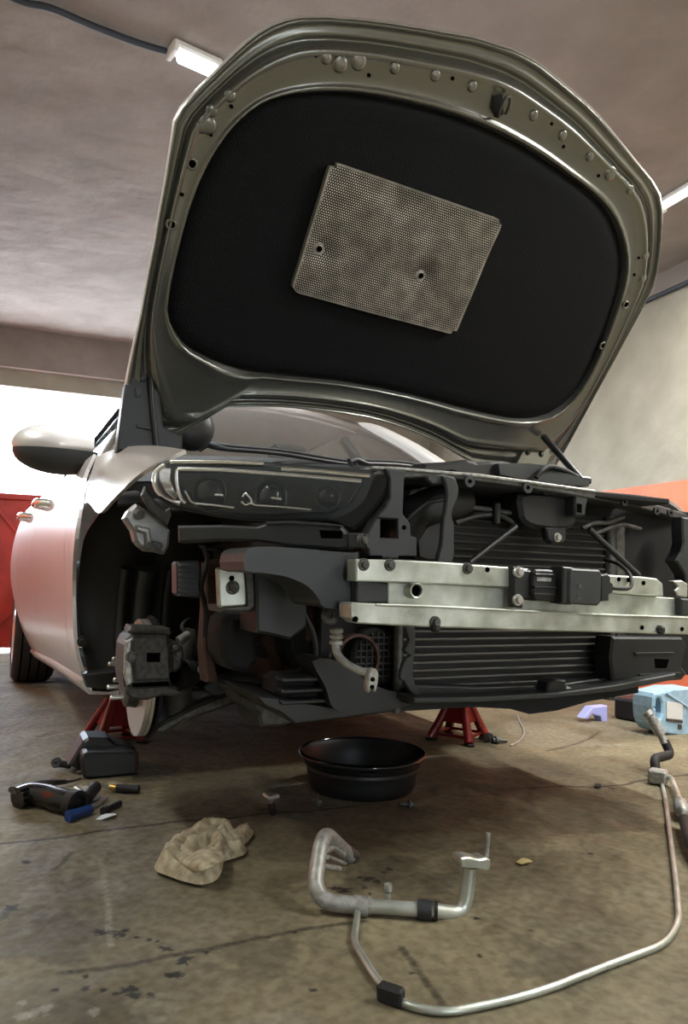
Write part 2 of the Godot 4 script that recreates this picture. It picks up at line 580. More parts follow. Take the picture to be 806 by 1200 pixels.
func garage() -> void:
	var fl := S()
	box(fl, Vector3(6.4, 0.2, 9.0), 0.0, at(Vector3(0.5, -0.1, -0.6)))
	var fm := mat("floor_concrete", Color(1, 1, 1), 0.72, 0.0, 0.35)
	fm.albedo_texture = tex(floor_texture())
	fm.uv1_triplanar = true
	fm.uv1_world_triplanar = true
	fm.uv1_scale = Vector3.ONE / 6.4
	fm.uv1_offset = Vector3(2.7 / 6.4, 0.0, 4.5 / 6.4)
	fm.normal_enabled = true
	var ni := noise_image(1024, 0.03, 6, Color(0, 0, 0), Color(1, 1, 1), 51)
	ni.bump_map_to_normal_map(7.0)
	fm.detail_enabled = true
	fm.detail_blend_mode = BaseMaterial3D.BLEND_MODE_MUL
	fm.detail_uv_layer = BaseMaterial3D.DETAIL_UV_1
	fm.normal_texture = tex(ni)
	fm.normal_scale = 0.45
	fm.uv2_triplanar = true
	fm.uv2_world_triplanar = true
	fm.uv2_scale = Vector3.ONE * 1.3
	fm.detail_uv_layer = BaseMaterial3D.DETAIL_UV_2
	fm.detail_albedo = tex(noise_image(1024, 0.022, 6, Color(0.80, 0.79, 0.77), Color(1.08, 1.08, 1.08), 61))
	struct("floor", fl, fm, "oil-stained cracked concrete garage floor under the raised car", "floor")
	var cm: Material = M.ceiling_concrete
	var wm: Material = M.wall_plaster
	var om: Material = M.orange_paint
	wall_box("ceiling", Vector3(-3.0, HIGH, -4.7), Vector3(3.0, HIGH + 0.2, 4.3), cm, "rough trowelled grey concrete ceiling above the open bonnet", "ceiling")
	wall_box("wall_right", Vector3(2.45, 0.0, -4.7), Vector3(2.65, HIGH, 4.3), wm, "bare grey plaster wall above the orange painted band", "wall")
	wall_box("trim_1", Vector3(2.44, 0.0, -4.7), Vector3(2.65, 1.33, 0.3), om, "orange painted lower band of the wall beyond the car's bare front", "painted band")
	wall_box("wall_left", Vector3(-2.8, 0.0, -4.7), Vector3(-2.6, HIGH, 4.3), wm, "plaster wall on the side of the car's mirror, outside the view", "wall")
	wall_box("trim_2", Vector3(-2.8, 0.0, -4.7), Vector3(-2.59, 1.33, -0.6), om, "orange painted band along the wall beside the car's mirror side", "painted band")
	# back wall: lintel over the gateway, wall beyond it
	wall_box("wall_back", Vector3(1.05, 0.0, -4.6), Vector3(2.45, HIGH, -4.35), wm, "plaster wall behind the windscreen beside the gateway", "wall")
	wall_box("trim_3", Vector3(-2.6, 2.33, -4.6), Vector3(1.95, HIGH, -4.33), cm, "dark concrete lintel beam above the bright gateway", "lintel")
	wall_box("trim_4", Vector3(-2.6, 2.19, -4.58), Vector3(1.05, 2.33, -4.42), wm, "pale strip under the dark lintel above the bright gateway", "trim")
	# front wall behind the viewer, its doorway narrowed to cut fill light
	wall_box("wall_front", Vector3(-2.6, 2.3, 4.1), Vector3(2.45, HIGH, 4.3), wm, "wall above the narrowed doorway behind the viewer", "wall")
	wall_box("wall_front_pier", Vector3(-2.6, 0.0, 4.1), Vector3(FRONT_L, 2.3, 4.3), wm, "wall pier beside the narrowed doorway behind the viewer", "wall")
	wall_box("wall_front_side", Vector3(FRONT_R, 0.0, 4.1), Vector3(2.45, 2.3, 4.3), wm, "wall pier on the far side of the narrowed doorway behind the viewer", "wall")
	wall_box("ground", Vector3(-12, -0.25, -16), Vector3(12, -0.12, -4.6), M.outside_paving, "pale paving outside beyond the red gate", "ground")
	wall_box("ground_front", Vector3(-12, -0.25, 4.3), Vector3(12, -0.12, 16), M.outside_paving, "pale paving outside the doorway behind the viewer", "ground")
	# the red gate leaf across the lower half of the gateway
	var g := thing("gate", "red sheet-metal gate below the bright gap behind the car", "gate")
	g.transform = ROOM
	var y1 := 1.27
	for k in 4:
		var x0 := -2.58 + k * 1.02
		var st := S()
		box(st, Vector3(1.0, y1 - 0.06, 0.02), 0.004, at(Vector3(x0 + 0.5, y1 * 0.5 + 0.02, -4.46)))
		obj("sheet_panel", st, M.red_gate, g)
		var fr := S()
		for e in [0.0, 0.96]:
			box(fr, Vector3(0.05, y1 - 0.02, 0.05), 0.006, at(Vector3(x0 + 0.02 + e, y1 * 0.5 + 0.02, -4.435)))
		box(fr, Vector3(1.0, 0.05, 0.05), 0.006, at(Vector3(x0 + 0.5, y1, -4.435)))
		box(fr, Vector3(1.0, 0.05, 0.05), 0.006, at(Vector3(x0 + 0.5, 0.06, -4.435)))
		obj("frame_bar", fr, M.red_gate, g)
		for s in [-1.0, 1.0]:
			var di := S()
			box(di, Vector3(1.45, 0.035, 0.02), 0.004, Transform3D(Basis(Vector3.BACK, s * 0.88), Vector3(x0 + 0.5, y1 * 0.5 + 0.02, -4.44)))
			obj("cross_brace", di, M.red_gate, g)
	# conduit along the wall
	var co := S()
	tube(co, PackedVector3Array([Vector3(2.425, 2.53, -4.3), Vector3(2.425, 2.53, -0.2)]), 0.017, 10)
	tag(obj("conduit", co, M.cable, self, ROOM), "dark thin conduit running along the top of the plaster wall", "conduit")
	var be := S()
	box(be, Vector3(0.05, 0.13, 8.0), 0.008, at(Vector3(2.43, 2.60, -0.5)))
	struct("trim_5", be, cm, "shallow concrete ledge where plaster wall meets ceiling", "ledge", self, ROOM)

const FRONT_L := -0.1
const FRONT_R := 0.1

func lamps() -> void:
	var a := Vector3(-0.74, 2.62, -0.435)
	var b := Vector3(-0.568, 2.62, -0.476)
	var d := (b - a).normalized()
	var t := Transform3D(Basis(d, Vector3.UP, d.cross(Vector3.UP)), (a + b) * 0.5)
	var lamp := thing("ceiling_lamp", "small bright white lamp on the ceiling beside the bonnet's corner", "lamp")
	lamp.transform = ROOM
	var l := a.distance_to(b)
	var h := S()
	box(h, Vector3(l + 0.02, 0.03, 0.075), 0.008, t * at(Vector3(0, 0.025, 0)))
	obj("housing", h, M.white_plastic, lamp)
	var g := S()
	box(g, Vector3(l * 0.86, 0.03, 0.055), 0.008, t * at(Vector3(l * 0.05, -0.002, 0)))
	obj("light_panel", g, M.lamp_glow, lamp)
	var cap := S()
	box(cap, Vector3(0.02, 0.045, 0.085), 0.005, t * at(Vector3(-l * 0.52, 0.01, 0)))
	obj("end_cap", cap, M.white_plastic, lamp)
	var o := AreaLight3D.new()
	o.name = "lamp_light"
	o.light_color = Color(0.95, 0.98, 1.0)
	o.light_energy = LAMP_ENERGY
	o.area_size = Vector2(l * 0.86, 0.055)
	o.shadow_enabled = true
	o.transform = t * Transform3D(Basis(Vector3.RIGHT, -PI / 2), Vector3(l * 0.05, -0.022, 0))
	lamp.add_child(o, true)
	# its cable
	var c := S()
	tube(c, curve(P3([-1.476, 2.645, -0.357, -1.274, 2.645, -0.425, -1.165, 2.645, -0.419, -1.021, 2.645, -0.448, -0.87, 2.645, -0.47, -0.73, 2.64, -0.465])), 0.012, 8)
	tag(obj("power_cable", c, M.cable, self, ROOM), "dark grey cable sagging across the ceiling to the small lamp", "cable")
	# tube lamp on the far side of the bonnet and two unseen ones added for light
	for k in 3:
		var z: float = [-0.56, 1.4, -0.3][k]
		var ll := 1.25
		var x: float = [1.74, 1.74, -2.1][k]
		var tl := thing("tube_lamp", ["white tube lamp on the ceiling at the picture's edge, beyond the bonnet", "added unseen tube lamp on the ceiling nearer the doorway, above the jug side", "added unseen tube lamp on the ceiling along the wall on the mirror's side, outside the view"][k], "lamp", Vector3.ZERO, "ceiling tube lamps")
		tl.transform = ROOM
		var ts := S()
		tube(ts, PackedVector3Array([Vector3(x, HIGH - 0.035, z), Vector3(x, HIGH - 0.035, z + ll)]), 0.02, 14)
		obj("glass_tube", ts, M.tube_glow, tl)
		var bs := S()
		box(bs, Vector3(0.05, 0.022, ll + 0.06), 0.004, at(Vector3(x, HIGH - 0.011, z + ll * 0.5)))
		obj("batten", bs, M.white_plastic, tl)
		for e in [0.0, ll]:
			var ec := S()
			box(ec, Vector3(0.045, 0.06, 0.03), 0.005, at(Vector3(x, HIGH - 0.035, z + e)))
			obj("tube_holder", ec, M.white_plastic, tl)
		var ar := AreaLight3D.new()
		ar.name = "tube_light"
		ar.area_size = Vector2(0.06, ll)
		ar.light_energy = TUBE_ENERGY * (0.35 if k == 2 else 1.0)
		ar.light_color = Color(1.0, 0.995, 0.97)
		ar.shadow_enabled = true
		ar.transform = Transform3D(Basis(Vector3.RIGHT, -PI / 2), Vector3(x, HIGH - 0.065, z + ll * 0.5))
		tl.add_child(ar, true)

const LAMP_ENERGY := 7.0
const TUBE_ENERGY := 11.0

# ---------- the car ----------
var car_root: Node3D

func part(called: String, st: SurfaceTool, m: Material, t := Transform3D.IDENTITY, parent: Node = null) -> MeshInstance3D:
	# t is given in the car's own frame
	if parent and parent != car_root:
		return obj(called, st, m, parent, (parent as Node3D).transform.affine_inverse() * t)
	return obj(called, st, m, car_root, t)

# one traced outline, extruded, as a part
func plate(called: String, outline: Array, t: Transform3D, depth: float, ch: float, m: Material, parent: Node = null) -> MeshInstance3D:
	var st := S()
	prism(st, P2(outline), depth, ch)
	return part(called, st, m, t, parent)

func car() -> void:
	car_root = thing("car", "silver car jacked up with its bonnet open and front bumper and wheel removed", "car")
	hood()
	body_side()
	greenhouse()
	rear_wheel()
	wheel_bay()
	headlight()
	front_end()
	bumper_beam()
	lower_front()

func ring_mesh(st: SurfaceTool, c: Vector2, rings: Array) -> void:
	for i in rings.size() - 1:
		var a: Array = rings[i]
		var b: Array = rings[i + 1]
		var n: int = a.size()
		for k in n:
			var l := (k + 1) % n
			quad(st, a[k], b[k], b[l], a[l], 1)

func ring_between(c: Vector2, ra: Array, rb: Array, f: float, z: float) -> Array:
	var o: Array = []
	for k in ra.size():
		var g := TAU * k / ra.size()
		var r: float = lerpf(ra[k], rb[k], f)
		o.append(Vector3(c.x + cos(g) * r, c.y + sin(g) * r, z))
	return o

func hood() -> void:
	var T := Transform3D(Vector3(1, 0, 0), Vector3(0, 0.809, 0.588), Vector3(0, -0.588, 0.809), Vector3(0, 1.03, -0.25))
	var c := Vector2(-0.148, 0.808)
	var outer := [1.033, 1.037, 1.043, 1.037, 1.025, 1.013, 1.001, 0.988, 0.968, 0.933, 0.892, 0.856, 0.826, 0.8, 0.777, 0.757, 0.738, 0.72, 0.703, 0.689, 0.677, 0.666, 0.658, 0.648, 0.639, 0.63, 0.62, 0.612, 0.606, 0.6, 0.594, 0.59, 0.587, 0.586, 0.587, 0.588, 0.592, 0.597, 0.603, 0.611, 0.62, 0.63, 0.643, 0.655, 0.669, 0.68, 0.688, 0.693, 0.696, 0.698, 0.701, 0.705, 0.712, 0.72, 0.729, 0.73, 0.72, 0.713, 0.708, 0.705, 0.705, 0.707, 0.71, 0.715, 0.723, 0.734, 0.746, 0.761, 0.778, 0.801, 0.828, 0.857, 0.89, 0.927, 0.969, 1.016, 1.018, 0.962, 0.704, 0.667, 0.638, 0.614, 0.594, 0.579, 0.566, 0.556, 0.548, 0.542, 0.538, 0.536, 0.535, 0.537, 0.54, 0.544, 0.553, 0.563, 0.576, 0.593, 0.614, 0.638, 0.67, 0.707, 0.757, 0.823, 0.897, 0.946, 0.994, 1.048, 1.11, 1.176, 1.145, 1.118, 1.094, 1.075, 1.059, 1.047, 1.039, 1.033, 1.03, 1.03]
	var inner := [0.915, 0.907, 0.899, 0.887, 0.869, 0.845, 0.817, 0.787, 0.754, 0.718, 0.68, 0.645, 0.613, 0.586, 0.562, 0.541, 0.522, 0.505, 0.49, 0.476, 0.464, 0.454, 0.444, 0.436, 0.429, 0.423, 0.418, 0.414, 0.411, 0.408, 0.407, 0.407, 0.407, 0.408, 0.411, 0.414, 0.418, 0.423, 0.43, 0.437, 0.445, 0.455, 0.465, 0.476, 0.488, 0.501, 0.515, 0.53, 0.545, 0.56, 0.573, 0.582, 0.59, 0.596, 0.601, 0.606, 0.611, 0.615, 0.62, 0.624, 0.629, 0.634, 0.64, 0.647, 0.656, 0.666, 0.677, 0.689, 0.702, 0.706, 0.702, 0.694, 0.678, 0.654, 0.632, 0.611, 0.588, 0.564, 0.541, 0.52, 0.502, 0.486, 0.472, 0.46, 0.45, 0.442, 0.435, 0.43, 0.426, 0.425, 0.424, 0.425, 0.427, 0.431, 0.435, 0.442, 0.45, 0.46, 0.471, 0.485, 0.502, 0.521, 0.544, 0.571, 0.603, 0.639, 0.682, 0.732, 0.788, 0.848, 0.902, 0.942, 0.962, 0.972, 0.971, 0.963, 0.953, 0.943, 0.933, 0.923]
	var zero: Array = []
	for k in outer.size():
		zero.append(0.0)
	var st := S()
	var fr := [[0.0, 0.004], [0.02, 0.010], [0.05, 0.010], [0.075, 0.0], [0.12, -0.004], [0.17, 0.002], [0.22, 0.002], [0.25, -0.010], [0.28, -0.012], [0.31, -0.006], [0.34, 0.005], [0.37, 0.013], [0.40, 0.018], [0.43, 0.020], [0.46, 0.0195], [0.49, 0.016], [0.52, 0.0135], [0.84, 0.013], [0.87, 0.013], [0.90, 0.019], [0.94, 0.021], [0.97, 0.014], [1.0, -0.010], [1.06, -0.02]]
	var rings: Array = []
	for f in fr:
		rings.append(ring_between(c, outer, inner, f[0], f[1]))
	ring_mesh(st, c, rings)
	var hm: MeshInstance3D = part("hood", st, M.hood_paint, T)
	hm.set_meta("label", "raised bonnet seen from below, bare silver inner frame")
	var os := S()
	rings = [ring_between(c, outer, inner, 0.0, 0.004), ring_between(c, outer, inner, -0.025, 0.0), ring_between(c, outer, inner, -0.02, -0.016), ring_between(c, outer, inner, 0.15, -0.03), ring_between(c, outer, zero, 0.5, -0.055), ring_between(c, outer, zero, 0.999, -0.065)]
	ring_mesh(os, c, rings)
	part("outer_skin", os, M.car_paint, T, hm)
	# the black insulation mat
	var ins := S()
	rings = [ring_between(c, inner, zero, -0.01, -0.03), ring_between(c, inner, zero, 0.0, -0.008), ring_between(c, inner, zero, 0.03, 0.004), ring_between(c, inner, zero, 0.07, 0.012), ring_between(c, inner, zero, 0.14, 0.010), ring_between(c, inner, zero, 0.3, 0.012), ring_between(c, inner, zero, 0.6, 0.013), ring_between(c, inner, zero, 0.999, 0.013)]
	ring_mesh(ins, c, rings)
	var im := part("insulation_mat", ins, M.insulator, T, hm)
	im.set_meta("label", "black felt insulation mat")
	# the silver heat shield with its two retaining clips
	var q := P2([-0.431, 1.017, 0.167, 0.994, 0.146, 0.616, -0.451, 0.646])
	var k1 := Vector2(-0.396, 0.782)
	var k2 := Vector2(-0.046, 0.775)
	var k3 := Vector2(-0.205, 0.979)
	var nx := 40
	var ny := 28
	var rows: Array = []
	var uv: Array = []
	for j in ny + 1:
		var r := PackedVector3Array()
		for i in nx + 1:
			var u := float(i) / nx
			var v := float(j) / ny
			# round the corners
			var du := 0.5 - absf(u - 0.5)
			var dv := 0.5 - absf(v - 0.5)
			if dv < 0.04:
				u = clampf(u, 0.03 * (1.0 - dv / 0.04), 1.0 - 0.03 * (1.0 - dv / 0.04))
			if du < 0.03:
				v = clampf(v, 0.03 * (1.0 - du / 0.03), 1.0 - 0.03 * (1.0 - du / 0.03))
			var p := q[0].lerp(q[1], u).lerp(q[3].lerp(q[2], u), v)
			var z := 0.034 + 0.002 * sin(u * 9.0 + v * 4.0) + 0.0015 * sin(v * 11.0 - u * 5.0)
			z -= 0.016 * exp(-pow(p.distance_to(k1) / 0.032, 2.0)) + 0.017 * exp(-pow(p.distance_to(k2) / 0.038, 2.0)) + 0.010 * exp(-pow(p.distance_to(k3) / 0.06, 2.0))
			r.append(Vector3(p.x, p.y, z))
		rows.append(r)
	var sh := S()
	for j in ny:
		for i in nx:
			for e in [[0, 0], [0, 1], [1, 1], [0, 0], [1, 1], [1, 0]]:
				sh.set_smooth_group(1)
				sh.set_uv(Vector2(float(i + e[1]) / nx, float(j + e[0]) / ny))
				sh.add_vertex(rows[j + e[0]][i + e[1]])
	# its folded rim gives the foil thickness
	for i in nx:
		for j in [0, ny]:
			quad(sh, rows[j][i], rows[j][i + 1], rows[j][i + 1] - Vector3(0, 0, 0.021), rows[j][i] - Vector3(0, 0, 0.021), 2)
	for j in ny:
		for i in [0, nx]:
			quad(sh, rows[j][i], rows[j + 1][i], rows[j + 1][i] - Vector3(0, 0, 0.021), rows[j][i] - Vector3(0, 0, 0.021), 2)
	var foil := mat("foil", Color(1, 1, 1), 0.5, 0.35)
	foil.albedo_texture = tex(foil_dots())
	foil.texture_filter = BaseMaterial3D.TEXTURE_FILTER_LINEAR
	var fo := part("heat_shield", sh, foil, T, hm)
	fo.set_meta("label", "dotted silver foil heat shield patch")
	for k in [k1, k2]:
		var cs := S()
		lathe(cs, [0.0, 0.006, 0.0075, 0.006, 0.011, 0.003, 0.014, 0.002, 0.016, 0.004, 0.019, 0.0], 20, Transform3D(Basis(Vector3.RIGHT, PI / 2), Vector3(k.x, k.y, 0.021)), false)
		var cp := part("retaining_clip", cs, M.dull_aluminium, T, hm)
		var ch := S()
		lathe(ch, [0.0, 0.0, 0.0085, 0.0, 0.0085, -0.004, 0.0, -0.004], 16, Transform3D(Basis(Vector3.RIGHT, PI / 2), Vector3(k.x, k.y, 0.0285)))
		part("clip_hole", ch, M.hole, T, hm)
	# pressed dimples: [px on the rim] as (x, s) with a radius
	var dim := [-0.507, 1.244, -0.419, 1.262, -0.316, 1.277, -0.194, 1.294, -0.075, 1.301, 0.15, 1.288, 0.272, 1.266, 0.398, 1.238, 0.499, 1.213, 0.6, 1.188, -0.467, 1.242, -0.769, 1.047, -0.787, 1.004, -0.731, 1.093, 0.784, 1.011, 0.818, 0.939, -0.771, 1.012]
	for i in range(0, dim.size(), 2):
		var r := 0.016
		if i == 2 or i == 16:
			r = 0.023
		elif i == 20 or i == 32:
			r = 0.022
		var ds := S()
		lathe(ds, [r, 0.0, r * 0.9, 0.003, r * 0.7, 0.0055, r * 0.4, 0.006, 0.0, 0.0062], 20, Transform3D(Basis(Vector3.RIGHT, PI / 2).scaled_local(Vector3(1, 1, 1.0)), Vector3(dim[i], dim[i + 1], 0.0135)), false)
		part("pressed_dimple", ds, M.hood_paint, T, hm)
	var hol := [-0.794, 0.913, -0.82, 0.752, -0.806, 0.833, -0.535, 1.241, -0.381, 1.24, -0.141, 1.301, 0.22, 1.283, 0.291, 1.238, 0.458, 1.195, 0.611, 1.183, 0.798, 0.839, 0.781, 0.681, -0.722, 1.07, -0.76, 0.993, 0.759, 0.999, 0.774, 0.943]
	for i in range(0, hol.size(), 2):
		var big := i in [0, 2, 20, 22]
		var r := 0.0085 if big else 0.005
		if big:
			var rs := S()
			lathe(rs, [r * 1.9, 0.0, r * 1.7, 0.004, r * 1.2, 0.005, r, 0.001], 20, Transform3D(Basis(Vector3.RIGHT, PI / 2), Vector3(hol[i], hol[i + 1], 0.0135)), false)
			part("hole_rim", rs, M.hood_paint, T, hm)
		var hs := S()
		lathe(hs, [0.0, 0.002, r, 0.002, r, -0.004, 0.0, -0.004], 16, Transform3D(Basis(Vector3.RIGHT, PI / 2), Vector3(hol[i], hol[i + 1], 0.0140)))
		part("drain_hole", hs, M.hole, T, hm)
	# striker loop
	var sb := S()
	prism(sb, P2([-0.003, 1.298, 0.022, 1.309, 0.05, 1.263, 0.029, 1.248, 0.005, 1.269]), 0.006, 0.001, at(Vector3(0, 0, 0.020)))
	part("striker_plate", sb, M.void_black, T, hm)
	var lp := S()
	tube(lp, bend(P3([0.038, 1.253, 0.015, 0.017, 1.266, 0.045, 0.018, 1.302, 0.05, 0.038, 1.309, 0.04, 0.046, 1.287, 0.04, 0.048, 1.264, 0.03]), 0.010), 0.0045, 10)
	part("striker_loop", lp, M.dirty_steel, T, hm)

# the foil's regular dots, as print: pale raised cells with dark gaps, and grime
func foil_dots() -> Image:
	var w := 1200
	var h := 840
	var im := Image.create(w, h, false, Image.FORMAT_RGB8)
	var n := FastNoiseLite.new()
	n.seed = 77
	n.frequency = 0.006
	n.fractal_octaves = 4
	for j in h:
		for i in w:
			var row := int(j / 15.0)
			var fx := fposmod(i + (7.5 if row % 2 else 0.0), 15.0) - 7.5
			var fy := fposmod(j, 15.0) - 7.5
			var d := sqrt(fx * fx + fy * fy)
			var v := 1.0 - 0.80 * clampf((d - 3.0) / 2.4, 0.0, 1.0)
			if i < 14 or j < 14 or i > w - 15 or j > h - 15:
				v = 0.62
			v *= 0.88 + 0.25 * n.get_noise_2d(i, j)
			im.set_pixel(i, j, Color(v, v * 0.985, v * 0.93))
	return im

# silver side of the car: half-width at a height level and a distance along the car
const LEVELS := [
	[1.09, 1.03, -0.90, -0.955, -1.01], [1.0, 0.955, -0.935, -0.985, -1.04], [0.89, 0.85, -0.955, -1.005, -1.065],
	[0.79, 0.72, -0.965, -1.01, -1.075], [0.66, 0.58, -0.958, -0.995, -1.065], [0.50, 0.42, -0.945, -0.97, -1.03],
	[0.41, 0.31, -0.93, -0.945, -0.99], [0.345, 0.23, -0.905, -0.915, -0.95]]
const FRONT_ARCH := [-0.47, -0.44, -0.335, -0.31, -0.375, -0.385, -0.375, -0.355]
const REAR_ARCH := [-2.95, -2.9, -2.83, -2.70, -2.58, -2.49, -2.475, -2.475]

func side_point(i: int, z: float, mirror := 1.0) -> Vector3:
	var l: Array = LEVELS[i]
	var f := clampf((-0.4 - z) / 2.2, 0.0, 1.0)
	var x: float = lerpf(l[2], l[3], f / 0.45) if f < 0.45 else lerpf(l[3], l[4], (f - 0.45) / 0.55)
	if z < -2.6:
		x = lerpf(x, x * 0.80, pow(clampf((-2.6 - z) / 1.3, 0, 1), 2.0))
	return Vector3(x * mirror, lerpf(l[0], l[1], f), z)

func side_panel(called: String, z0, z1, m: float) -> MeshInstance3D:
	var rows: Array = []
	for i in LEVELS.size():
		var r := PackedVector3Array()
		var a: float = z0[i] if z0 is Array else z0
		var b: float = z1[i] if z1 is Array else z1
		for k in 9:
			r.append(side_point(i, lerpf(a, b, k / 8.0), m))
		rows.append(r)
	var st := S()
	sheet(st, fine(rows, 3), 0.012 * m)
	return part(called, st, M.car_paint)

func body_side() -> void:
	for m in [1.0, -1.0]:
		side_panel("fender_side", FRONT_ARCH, -0.555, m)
		var d := side_panel("front_door", -0.56, -1.60, m)
		side_panel("rear_door", -1.605, -2.25, m)
		side_panel("rear_quarter", -2.255, REAR_ARCH, m)
		# sill under the doors
		var st := S()
		var r0 := PackedVector3Array()
		var r1 := PackedVector3Array()
		var r2 := PackedVector3Array()
		var r3 := PackedVector3Array()
		for k in 10:
			var z := lerpf(-0.42, -2.47, k / 9.0)
			var p := side_point(7, z)
			r0.append(Vector3((p.x + 0.012) * m, p.y + 0.01, z))
			r1.append(Vector3((p.x - 0.004) * m, p.y - 0.02, z))
			r2.append(Vector3((p.x + 0.025) * m, p.y - 0.055, z))
			r3.append(Vector3((p.x + 0.12) * m, p.y - 0.06, z))
		sheet(st, [r0, r1, r2, r3], 0.015 * m)
		part("sill", st, M.car_paint)
		for h in [-1.42, -2.15]:
			var hp := side_point(1, h)
			var hs := S()
			tube(hs, bend(PackedVector3Array([Vector3((hp.x + 0.01) * m, hp.y - 0.015, h), Vector3((hp.x - 0.045) * m, hp.y - 0.01, h + 0.03), Vector3((hp.x - 0.045) * m, hp.y - 0.005, h + 0.19), Vector3((hp.x + 0.01) * m, hp.y - 0.01, h + 0.22)]), 0.03), 0.016, 10)
			part("door_handle", hs, M.chrome, Transform3D.IDENTITY, d if h > -2.0 else null)
		# quarter behind the rear wheel, and tail corner
		var q: Array = []
		for i in 6:
			var r := PackedVector3Array()
			for k in 7:
				r.append(side_point(i, lerpf([-2.95, -2.95, -2.95, -3.0, -3.08, -3.16][i], -3.75, k / 6.0), m))
			q.append(r)
		var qs := S()
		sheet(qs, fine(q, 3), 0.012 * m)
		part("tail_quarter", qs, M.car_paint)
	# bonnet-side wing in front of the door, traced along its gap, its shoulder and its arch edge
	for m in [1.0, -1.0]:
		var t := P3([-0.804, 0.986, 0.42, -0.819, 1.012, 0.28, -0.83, 1.033, 0.15, -0.846, 1.055, -0.02, -0.869, 1.066, -0.15, -0.889, 1.073, -0.33, -0.895, 1.079, -0.47])
		var u := P3([-0.834, 0.97, 0.43, -0.858, 0.985, 0.3, -0.877, 0.996, 0.17, -0.897, 1.002, 0.02, -0.915, 1.003, -0.12, -0.918, 1.002, -0.32, -0.918, 0.996, -0.45])
		var s := P3([-0.867, 0.95, 0.43, -0.881, 0.955, 0.32, -0.897, 0.952, 0.2, -0.915, 0.942, 0.07, -0.927, 0.936, -0.07, -0.934, 0.941, -0.27, -0.933, 0.941, -0.43])
		var a := P3([-0.891, 0.933, 0.42, -0.894, 0.927, 0.31, -0.905, 0.908, 0.21, -0.921, 0.879, 0.1, -0.936, 0.855, -0.02, -0.939, 0.902, -0.25, -0.942, 0.892, -0.42])
		var rows: Array = []
		for c in [t, u, s, a]:
			var r := PackedVector3Array()
			for p in c:
				r.append(Vector3(p.x * m, p.y, p.z))
			rows.append(r)
		var st := S()
		sheet(st, fine(rows, 5), 0.010 * m)
		part("fender_top", st, M.car_paint)
	# tail: boot lid, rear bumper
	var bt: Array = []
	for k in 5:
		var r := PackedVector3Array()
		for i in 9:
			var x := lerpf(-0.80, 0.80, i / 8.0)
			r.append(Vector3(x * [0.88, 0.95, 1.0, 1.0, 0.97][k], [1.22, 1.10, 0.95, 0.6, 0.32][k] - 0.03 * absf(x), [-3.5, -3.78, -3.86, -3.92, -3.86][k] + 0.12 * x * x))
		bt.append(r)
	var bs := S()
	sheet(bs, fine(bt, 3), 0.02)
	part("tailgate", bs, M.car_paint)
	# underbody
	var ub := S()
	box(ub, Vector3(1.5, 0.06, 2.1), 0.01, Transform3D(Basis(Vector3.RIGHT, -0.055), Vector3(0, 0.26, -1.45)))
	box(ub, Vector3(1.3, 0.10, 1.2), 0.02, at(Vector3(0, 0.25, -3.1)))
	part("underbody", ub, M.void_black)

func mirrored(a: PackedVector3Array, m: float) -> PackedVector3Array:
	var r := PackedVector3Array()
	for p in a:
		r.append(Vector3(p.x * m, p.y, p.z))
	return r

